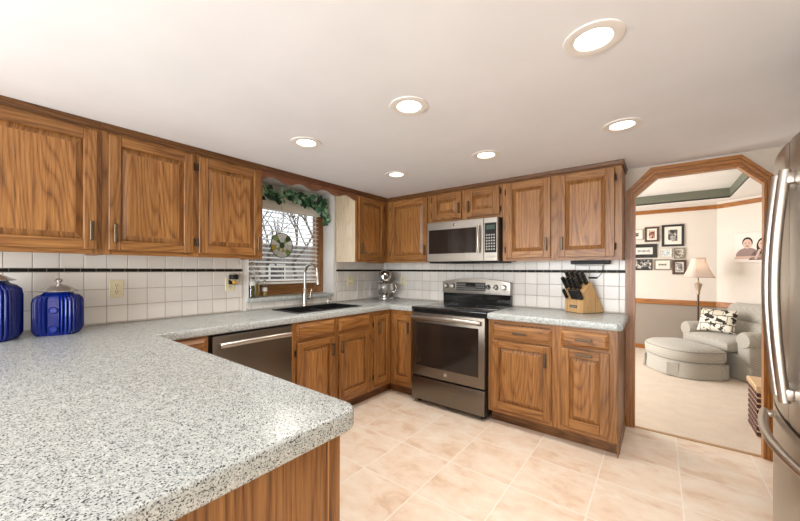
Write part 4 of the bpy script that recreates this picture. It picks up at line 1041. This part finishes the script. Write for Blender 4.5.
softbox(g, -.13, .07, -HW + .17, HW - .17, -.2, .40, .09, 0, R=RB); softbox(g, -.02, .16, -HW + .20, HW - .20, -.02, .24, .085, 0, R=RB); softbox(g, -.10, .17, -HW + .14, HW - .14, .20, .50, .12, 0, R=RB)
fin('back_cushion', g, UPH, t, smooth=60)
# ottoman
OTR = Matrix.Translation((3.055, 2.99, LZ)) @ Matrix.Rotation(math.radians(212.5), 4, 'Z')
def dshape(sx, sy, off=0, N=96):
    pts = []
    for k in range(N):
        a = 2 * PI * k / N; c, s = math.cos(a), math.sin(a); n = 2.3 if c > 0 else 4.5
        x = (abs(c) ** (2 / n)) * math.copysign(1, c) * (sx + off); y = (abs(s) ** (2 / n)) * math.copysign(1, s) * (sy + off)
        pts.append((x, y))
    return pts
t = thing('ottoman', 'large rounded grey ottoman with pleated skirt in front of the armchair', 'ottoman', (3.075, 2.86, LZ))
def stackshape(levels, N=96):
    bm = bmesh.new(); rings = []
    for (sx, sy, z) in levels: rings.append([bm.verts.new((x, y, z)) for x, y in dshape(sx, sy, 0, N)])
    for p, q in zip(rings, rings[1:]):
        for k in range(N): bm.faces.new((p[k], p[(k + 1) % N], q[(k + 1) % N], q[k]))
    bm.faces.new(rings[0][::-1]); bm.faces.new(rings[-1]); return bm
OX, OY = .335, .45
g = G(OTR); g.merge(stackshape([(OX + .012, OY + .012, .008), (OX, OY, .20), (OX - .006, OY - .006, .215)])); 
for a in (.62, -.62, 2.2, -2.2):
    c, s = math.cos(a), math.sin(a); n = 2.3 if c > 0 else 4.5
    x = (abs(c) ** (2 / n)) * math.copysign(1, c) * (OX + .010); y = (abs(s) ** (2 / n)) * math.copysign(1, s) * (OY + .010); an = math.atan2(y, x)
    R = Matrix.Translation((x, y, 0)) @ Matrix.Rotation(an, 4, 'Z'); g.box(-.02, .016, -.07, .07, .012, .195, bev=.008, R=R)
fin('skirt', g, UPH, t, smooth=40)
g = G(OTR); lv = [(OX - .03, OY - .03, .21), (OX - .004, OY - .004, .222), (OX + .014, OY + .014, .25), (OX + .018, OY + .018, .30), (OX + .016, OY + .016, .345), (OX + .0, OY + .0, .375), (OX - .04, OY - .04, .398), (OX - .12, OY - .14, .418), (OX * .3, OY * .3, .43)]
g.merge(stackshape(lv)); fin('cushion', g, UPH, t, smooth=60)
g = G(OTR)
for (z, o_) in ((.226, .0), (.362, .010)):
    pts = [(x, y, z) for x, y in dshape(OX + o_, OY + o_)]; pts.append(pts[0]); g.tube(pts, .007, 6, caps=False)
fin('piping', g, fabric('piping', srgb(150, 145, 134), srgb(128, 124, 116)), t, smooth=60)
# throw pillow
def pillowmat():
    m = mat('pillow_print', srgb(220, 214, 200), .9); t = NT(m); uv = t.coord('UV')
    br = t.n('ShaderNodeTexBrick'); br.inputs['Scale'].default_value = 1.0; br.inputs['Brick Width'].default_value = .14; br.inputs['Row Height'].default_value = .11; br.inputs['Mortar Size'].default_value = .006
    br.inputs['Color1'].default_value = (*srgb(226, 220, 206), 1); br.inputs['Color2'].default_value = (*srgb(196, 188, 170), 1); br.inputs['Mortar'].default_value = (*srgb(120, 112, 100), 1); t.l(uv, br.inputs['Vector'])
    n = t.noise(t.vmul(uv, (1, 1.6, 1)), 9.5, 2, .5, .8).outputs[0]
    k = t.ramp(n, [(.535, (0, 0, 0)), (.555, (1, 1, 1))]); t.base(t.mix(k, br.outputs[0], srgb(44, 40, 38))); return m
PW, PH = .21, .18
PR = Matrix.Translation((3.47, 3.46, .365)) @ Matrix.Rotation(math.radians(242), 4, 'Z') @ Matrix.Rotation(math.radians(-22), 4, 'Y')
pil = thing('throw_pillow', 'black and cream printed lumbar pillow leaning on the armchair seat', 'pillow', PR @ Vector((0, 0, 0)))
N1 = 18
def pillow_surface(sign, uvscale=1.0):
    rows = []
    for i in range(N1 + 1):
        for j in range(N1 + 1):
            u, v = -1 + 2 * i / N1, -1 + 2 * j / N1
            t_ = .062 * (max(0, 1 - u ** 4) * max(0, 1 - v ** 4)) ** .5
            pin = 1 - .05 * (u * u) * (1 - v * v) * 0 - .04 * (1 - abs(u)) * abs(v) ** 3 * 0
            rows.append((sign * t_, u * PW * 1.05 * (1 - .05 * (1 - v * v)), PH + v * PH * (1 - .08 * (1 - u * u))))
    return rows
g = G(PR); front = [g.v(p) for p in pillow_surface(1)]; back = [g.v(p) for p in pillow_surface(-1)]
for S in (front, back):
    for i in range(N1):
        for j in range(N1):
            q = [S[i * (N1 + 1) + j], S[(i + 1) * (N1 + 1) + j], S[(i + 1) * (N1 + 1) + j + 1], S[i * (N1 + 1) + j + 1]]
            f = g.face(q)
            if f:
                for l, (ii, jj) in zip(f.loops, ((i, j), (i + 1, j), (i + 1, j + 1), (i, j + 1))): l[g.uv].uv = (ii / N1 * .5 + .013, jj / N1 * .29 + .02)
bmesh.ops.remove_doubles(g.bm, verts=g.bm.verts[:], dist=.0006)
fin('cover', g, pillowmat(), pil, smooth=70)
# floor lamp
LX, LY = 3.318, 3.92
t = thing('floor_lamp', 'floor lamp with cream bell shade standing behind the armchair', 'lamp', (LX, LY, LZ))
LMP = mat('lamp_bronze', srgb(84, 66, 52), .4, .5); URN = mat('lamp_urn', srgb(176, 156, 136), .4, .3)
g = G(); g.lathe([(0, 0), (.15, 0), (.15, .015), (.12, .03), (.04, .05), (.02, .09), (0, .09)], (LX, LY, LZ), 28); fin('base', g, LMP, t, smooth=40)
g = G(); g.tube([(LX, LY, LZ + .06), (LX, LY, .90)], .014, 12); g.tube([(LX, LY, 1.05), (LX, LY, 1.42)], .007, 8); fin('pole', g, LMP, t, smooth=40)
g = G(); g.lathe([(0, .885), (.018, .885), (.026, .90), (.022, .93), (.036, .99), (.05, 1.05), (.054, 1.06), (.03, 1.068), (.012, 1.08), (.012, 1.12), (0, 1.12)], (LX, LY, 0), 16); fin('urn', g, URN, t, smooth=30)
SHD = mat('lamp_shade', srgb(232, 220, 210), .8, 0, Transmission_Weight=0.0, Subsurface_Weight=0.0)
t2 = NT(SHD)
_tr = t2.n('ShaderNodeBsdfTranslucent'); _tr.inputs['Color'].default_value = (*srgb(236, 222, 212), 1); _mx = t2.n('ShaderNodeMixShader'); _mx.inputs[0].default_value = .4
t2.l(t2.b.outputs[0], _mx.inputs[1]); t2.l(_tr.outputs[0], _mx.inputs[2]); t2.l(_mx.outputs[0], SHD.node_tree.nodes['Material Output'].inputs[0])
sq = lambda a: 1.0 / (abs(math.cos(a - .3)) ** 5 + abs(math.sin(a - .3)) ** 5) ** .2 * .93
g = G(); g.lathe([(.19, 1.165), (.178, 1.185), (.15, 1.24), (.118, 1.32), (.095, 1.40), (.085, 1.475), (.083, 1.475), (.093, 1.40), (.116, 1.32), (.148, 1.24), (.176, 1.185), (.188, 1.165), (.19, 1.165)], (LX, LY, 0), 48, f=sq); sh = fin('shade', g, SHD, t, smooth=60)
g = G()
for (r, z) in ((.19, 1.165), (.085, 1.475)):
    pts = [(LX + r * sq(2 * PI * k / 48) * math.cos(2 * PI * k / 48), LY + r * sq(2 * PI * k / 48) * math.sin(2 * PI * k / 48), z) for k in range(49)]; g.tube(pts, .004, 6, caps=False)
fin('shade_trim', g, mat('shade_trim', srgb(196, 164, 146), .7), sh)
BULB = mat('bulb', (1, 1, 1), .4); BULB.node_tree.nodes['Principled BSDF'].inputs['Emission Color'].default_value = (1, .82, .62, 1); BULB.node_tree.nodes['Principled BSDF'].inputs['Emission Strength'].default_value = 2.5
g = G(); g.ball((LX, LY, 1.30), .03, 2, sc=(1, 1, 1.3)); fin('bulb', g, BULB, t, smooth=60)
pl_ = bpy.data.lights.new('lamp_bulb_light', 'POINT'); pl_.energy = 1.6; pl_.color = (1, .86, .70); pl_.shadow_soft_size = .04
plo = bpy.data.objects.new('lamp_bulb_light', pl_); COL.objects.link(plo); plo.location = (LX, LY, 1.355)
# basket
t = thing('wicker_basket', 'dark woven storage basket with tan lid inside the archway', 'basket', (3.66, 1.07, LZ))
def wicker():
    m = mat('wicker_dark', srgb(70, 40, 36), .7); t_ = NT(m); co = t_.coord('Object'); sp = t_.n('ShaderNodeSeparateXYZ'); t_.l(co, sp.inputs[0])
    n = t_.noise(t_.vmul(co, (1, 1, 1)), 60, 2).outputs[0]; t_.base(t_.ramp(n, [(.3, srgb(50, 26, 24)), (.7, srgb(104, 62, 54))])); return m
WK = wicker(); TAN = mat('wicker_tan', srgb(206, 176, 138), .7)
bx0, bx1, by0, by1, bz0, bz1 = 3.485, 3.84, .87, 1.23, LZ, .228
g = G(); g.box(bx0 + .008, bx1 - .008, by0 + .008, by1 - .008, bz0, bz1, mi=1)
nz = 8
for k in range(nz):
    z0 = bz0 + .012 + (bz1 - bz0 - .012) * k / nz; z1 = z0 + (bz1 - bz0) / nz * .68; n = 6
    for j in range(n):
        y0 = by0 + (by1 - by0) * j / n; y1 = y0 + (by1 - by0) / n * .82
        g.box(bx0, bx0 + .012, y0, y1, z0, z1, bev=.004); g.box(bx1 - .012, bx1, y0, y1, z0, z1, bev=.004)
        x0 = bx0 + (bx1 - bx0) * j / n; x1 = x0 + (bx1 - bx0) / n * .82
        g.box(x0, x1, by0, by0 + .012, z0, z1, bev=.004); g.box(x0, x1, by1 - .012, by1, z0, z1, bev=.004)
fin('body', g, [WK, TAN], t)
g = G(); g.box(bx0 - .008, bx1 + .008, by0 - .008, by1 + .008, bz1, bz1 + .05, bev=.008, seg=2)
for k in range(14):
    y = by0 + (by1 - by0) * (k + .5) / 14; g.tube([(bx0 - .009, y, bz1 + .012), (bx0 - .009, y + .014, bz1 + .04)], .004, 5)
    x = bx0 + (bx1 - bx0) * (k + .5) / 14; g.tube([(x, by0 - .009, bz1 + .012), (x + .014, by0 - .009, bz1 + .04)], .004, 5)
fin('lid', g, TAN, t)

# framed pictures on the far wall
def photo(name, cols, scale, seed):
    m = mat(name, cols[0], .35); t = NT(m); co = t.coord('Object'); mp = t.n('ShaderNodeMapping'); mp.inputs['Location'].default_value = (seed * 3.7, seed, seed * 1.3); t.l(co, mp.inputs[0])
    n = t.noise(mp.outputs[0], scale, 3, .55, .6).outputs[0]
    k = len(cols); t.base(t.ramp(n, [(.36 + .28 * i / (k - 1), c) for i, c in enumerate(cols)])); return m
def frame(x0, x1, z0, z1, fw, fm, matw, label, pm, matm=None, bars=None):
    y = CY; t = thing('picture_frame', label, 'picture frame', ((x0 + x1) / 2, y, (z0 + z1) / 2), 'framed pictures on the far wall')
    g = G(); d = .024
    g.box(x0, x0 + fw, y - d, y, z0, z1, bev=.003); g.box(x1 - fw, x1, y - d, y, z0, z1, bev=.003); g.box(x0 + fw, x1 - fw, y - d, y, z0, z0 + fw, 'x', bev=.003); g.box(x0 + fw, x1 - fw, y - d, y, z1 - fw, z1, 'x', bev=.003)
    fin('frame', g, fm, t)
    if matw:
        g = G(); g.box(x0 + fw - .002, x1 - fw + .002, y - .014, y - .002, z0 + fw - .002, z1 - fw + .002); fin('mat_board', g, matm or MATW, t)
    g = G(); w = fw + matw; g.box(x0 + w, x1 - w, y - .0155, y - .003, z0 + w, z1 - w)
    if bars:
        bars(g, x0 + w, x1 - w, z0 + w, z1 - w, y - .0155)
    fin('print', g, pm, t); return t
MATW = mat('mat_white', srgb(232, 226, 214), .7); FBLK = mat('frame_black', srgb(34, 28, 26), .35); FBRN = mat('frame_brown', srgb(78, 56, 42), .4); FGRY = mat('frame_grey', srgb(128, 118, 106), .4); FSIL = mat('frame_silver', srgb(196, 190, 178), .35, .3); FWHT = mat('frame_white', srgb(214, 208, 198), .5)
BW = [srgb(30, 28, 28), srgb(110, 106, 102), srgb(222, 216, 208)]
INK = mat('ink', srgb(60, 56, 52), .7)
def script(g, x0, x1, z0, z1, y):
    n = 40; zc = (z0 + z1) / 2; h = (z1 - z0) * .22
    pts = [(x0 + (x1 - x0) * (.14 + .72 * k / n), y - .001, zc + h * math.sin(k * 1.15) * (.6 + .4 * math.sin(k * .4))) for k in range(n + 1)]
    s = len(g.bm.faces); g.tube(pts, .003, 5)
    g.bm.faces.ensure_lookup_table()
    for f in g.bm.faces[s:]: f.material_index = 1
frame(2.385, 2.585, 1.842, 2.045, .018, FSIL, .05, 'pale silver-framed picture at the upper left of the gallery, half behind the arch', photo('photo_a', BW, 22, 1))
frame(2.608, 2.818, 1.80, 2.072, .032, FBRN, .03, 'brown-framed reddish photo, second in the top row of the gallery', photo('photo_b', [srgb(70, 34, 28), srgb(150, 92, 70), srgb(224, 200, 180)], 24, 2))
frame(2.855, 3.165, 1.703, 2.09, .036, FBLK, .055, 'largest black-framed picture, top right of the gallery', photo('photo_c', BW, 18, 3))
frame(2.405, 2.79, 1.508, 1.76, .062, FBLK, .0, 'wide dark-framed picture with inked lettering, middle row at left', [mat('photo_d', srgb(220, 216, 208), .5), INK], bars=script)
frame(2.82, 3.0, 1.514, 1.672, .014, FWHT, .012, 'small white-framed pale blue picture in the middle row', photo('photo_e', [srgb(150, 166, 178), srgb(206, 210, 208), srgb(232, 226, 214)], 30, 5))
frame(3.025, 3.178, 1.484, 1.673, .016, FGRY, .0, 'small grey-framed portrait at the right of the middle row', photo('photo_f', [srgb(64, 58, 50), srgb(150, 140, 122), srgb(226, 218, 204)], 26, 6))
frame(2.415, 2.72, 1.28, 1.48, .012, FBLK, .0, 'dark black-and-white photo at the lower left of the gallery', photo('photo_g', [srgb(22, 20, 20), srgb(60, 58, 56), srgb(210, 206, 198)], 20, 7))
frame(2.746, 2.99, 1.283, 1.474, .02, FGRY, .025, 'grey-framed picture with a line of script, bottom row centre', [mat('photo_h', srgb(226, 220, 208), .5), INK], bars=script)
frame(3.005, 3.198, 1.205, 1.462, .04, FBRN, .012, 'dark brown-framed picture lowest at right, beside the lamp shade', photo('photo_i', [srgb(52, 48, 50), srgb(150, 146, 144), srgb(226, 222, 214)], 16, 9))
# canvas portrait on the angled wall: two people shown head and shoulders
ANG = math.atan2(DY, DX)
CM = Matrix.Translation((CX, CY, 0)) @ Matrix.Rotation(ANG, 4, 'Z')
t = thing('canvas_portrait', 'white canvas print of two people leaning forward, on the angled wall', 'picture', CM @ Vector((.57, 0, 1.40)))
g = G(CM); g.box(.27, .88, -.03, 0, 1.40, 1.865, bev=.003); fin('canvas', g, mat('canvas_white', srgb(226, 218, 210), .8), t)
PSK = mat('print_skin', srgb(206, 176, 162), .8); PHR = mat('print_hair', srgb(44, 34, 32), .8); PSH = mat('print_shirt', srgb(150, 128, 122), .8); PSD = mat('print_dark', srgb(92, 68, 66), .8)
g = G(CM); yy = -.0305
def disc(cx, cz, rx, rz, mi, lift, a0=0, a1=2 * PI, N=28):
    pts = [(cx + rx * math.cos(a0 + (a1 - a0) * k / N), yy - lift, cz + rz * math.sin(a0 + (a1 - a0) * k / N)) for k in range(N if a1 - a0 > 6.2 else N + 1)]
    g.poly(pts, (0, .0012, 0), mi=mi)
def figure(cx, cz, s, hair_long):
    disc(cx, cz - .20 * s, .15 * s, .13 * s, 2, .0006, 0, PI)
    g.poly([(cx - .15 * s, yy - .0008, cz - .20 * s), (cx + .15 * s, yy - .0008, cz - .20 * s), (cx + .17 * s, yy - .0008, cz - .245 * s), (cx - .18 * s, yy - .0008, cz - .245 * s)], (0, .001, 0), mi=0 if not hair_long else 3)
    if hair_long: disc(cx, cz - .04 * s, .080 * s, .125 * s, 1, .001)
    disc(cx, cz + .012 * s, .066 * s, .080 * s, 1, .0016); disc(cx, cz - .012 * s, .056 * s, .074 * s, 0, .0024)
    for q in (-1, 1): disc(cx + q * .022 * s, cz + .0, .008 * s, .006 * s, 1, .003)
    disc(cx, cz - .045 * s, .02 * s, .007 * s, 3, .003)
figure(.435, 1.700, 1.0, False)
figure(.625, 1.680, .98, True)
for q in (-1, 1): g.poly([(.625 + q * .07, yy - .004, 1.45), (.625 + q * .10, yy - .004, 1.45), (.625 + q * .05, yy - .004, 1.60), (.625 + q * .02, yy - .004, 1.60)], (0, .001, 0), mi=0)
fin('portrait_print', g, [PSK, PHR, PSH, PSD], t)

# ================================================================== OUTSIDE THE WINDOW
g = G(); g.box(-40, -.5, -30, 30, -1.2, -1.0); struct('ground', g, paint('lawn', srgb(122, 118, 92), .95))
BARK = mat('bark', srgb(92, 80, 70), .9)
def tree(x, y, h, seed, label):
    rr = random.Random(seed); g = G()
    def grow(p, d, L, r, lev):
        pts = [p]; q = p.copy(); dd = d.copy()
        for k in range(4): dd = (dd + Vector((rr.uniform(-.18, .18), rr.uniform(-.18, .18), rr.uniform(-.05, .15)))).normalized(); q = q + dd * (L / 4); pts.append(q.copy())
        g.tube(pts, [r, r * .9, r * .8, r * .7, r * .6], 5)
        if lev < 5:
            for k in range(3 if lev < 3 else 2):
                a = rr.uniform(0, 2 * PI); i = rr.choice([2, 3, 4]); nd = (dd * .75 + Vector((math.cos(a), math.sin(a), rr.uniform(.1, .7)))).normalized(); grow(pts[i], nd, L * rr.uniform(.6, .8), r * .55, lev + 1)
    grow(Vector((x, y, -1.02)), Vector((0, 0, 1)), h * .34, h * .012, 0)
    return tag(fin('bare_tree', g, BARK, at=(x, y, -1.0)), label, 'tree', 'bare trees outside the window')
tree(-5.2, 1.3, 6.5, 3, 'leafless tree seen through the upper right of the window blind')
tree(-6.6, -.3, 7.0, 11, 'leafless tree seen through the upper left of the window blind')
tree(-7.4, 4.0, 7.5, 21, 'leafless tree farthest behind the window blind')
def shrub(x, y, r, seed, label):
    rr = random.Random(seed); g = G()
    for k in range(900):
        a, b = rr.uniform(0, 2 * PI), rr.uniform(0, 1); rad = r * (.6 + .4 * rr.random()); c = math.sqrt(1 - (b) ** 2)
        p = Vector((x + rad * c * math.cos(a), y + rad * c * math.sin(a), -1.0 + rad * b * 1.5)); leafmesh(g, p, (rr.uniform(-1, 1), rr.uniform(-1, 1), 1), (rr.uniform(-1, 1), rr.uniform(-1, 1), rr.uniform(0, 1)), .22 * r, .12 * r, rr.choice([0, 0, 1]))
    g.lathe([(0, 0), (r * .55, 0), (r * .7, r * .5), (r * .5, r * 1.1), (0, r * 1.3)], (x, y, -1.02), 16, mi=1)
    return tag(fin('evergreen_shrub', g, [mat('shrub_leaf', srgb(78, 86, 58), .8), mat('shrub_dark', srgb(52, 56, 42), .9)], at=(x, y, -1.0), normals=False), label, 'shrub', 'shrubs outside the window')
shrub(-4.3, -.45, 1.1, 1, 'rounded shrub outside the window behind the suncatcher'); shrub(-6.6, 2.7, 1.1, 2, 'low shrub outside the window behind the faucet')
t = thing('board_fence', 'weathered grey board fence far outside the window', 'fence', (-8.5, 3.0, -1.0))
g = G(); y = -4.0
while y < 10: g.box(-8.52, -8.5, y, y + .13, -1.0, .75, bev=.004); y += .145
fin('boards', g, mat('fence_grey', srgb(150, 143, 134), .9), t)
g = G()
for z in (-.6, .3): g.box(-8.56, -8.52, -4, 10, z, z + .09)
fin('rails', g, mat('fence_rail', srgb(120, 112, 104), .9), t)

t = thing('neighbour_house', 'grey clapboard house across the yard beyond the fence', 'house', (-17, 9, -1.0))
g = G(); hm = mat('clapboard', srgb(160, 154, 147), .9)
g.box(-22, -15.2, 1, 16, -1.02, 1.75)
z = -1.0
while z < 1.6: g.box(-15.2, -15.16, 1, 16, z, z + .17); g.box(-15.18, -15.14, 1, 16, z, z + .03); z += .2
fin('walls', g, hm, t)
g = G(); g.poly([(-14.8, .6, 1.75), (-18.6, .6, 3.0), (-22.4, .6, 1.75)], (0, 15.8, 0)); fin('roof', g, mat('roof_shingle', srgb(88, 82, 78), .95), t)
for wy in (4.5, 8.0, 11.5):
    g = G(); g.box(-15.16, -15.10, wy - .55, wy + .55, .3, 1.6, bev=.01); w_ = fin('window', g, WHITEM, t)
    g = G(); g.box(-15.105, -15.09, wy - .45, wy + .45, .4, 1.5); fin('window_pane', g, BLKGLASS, w_)
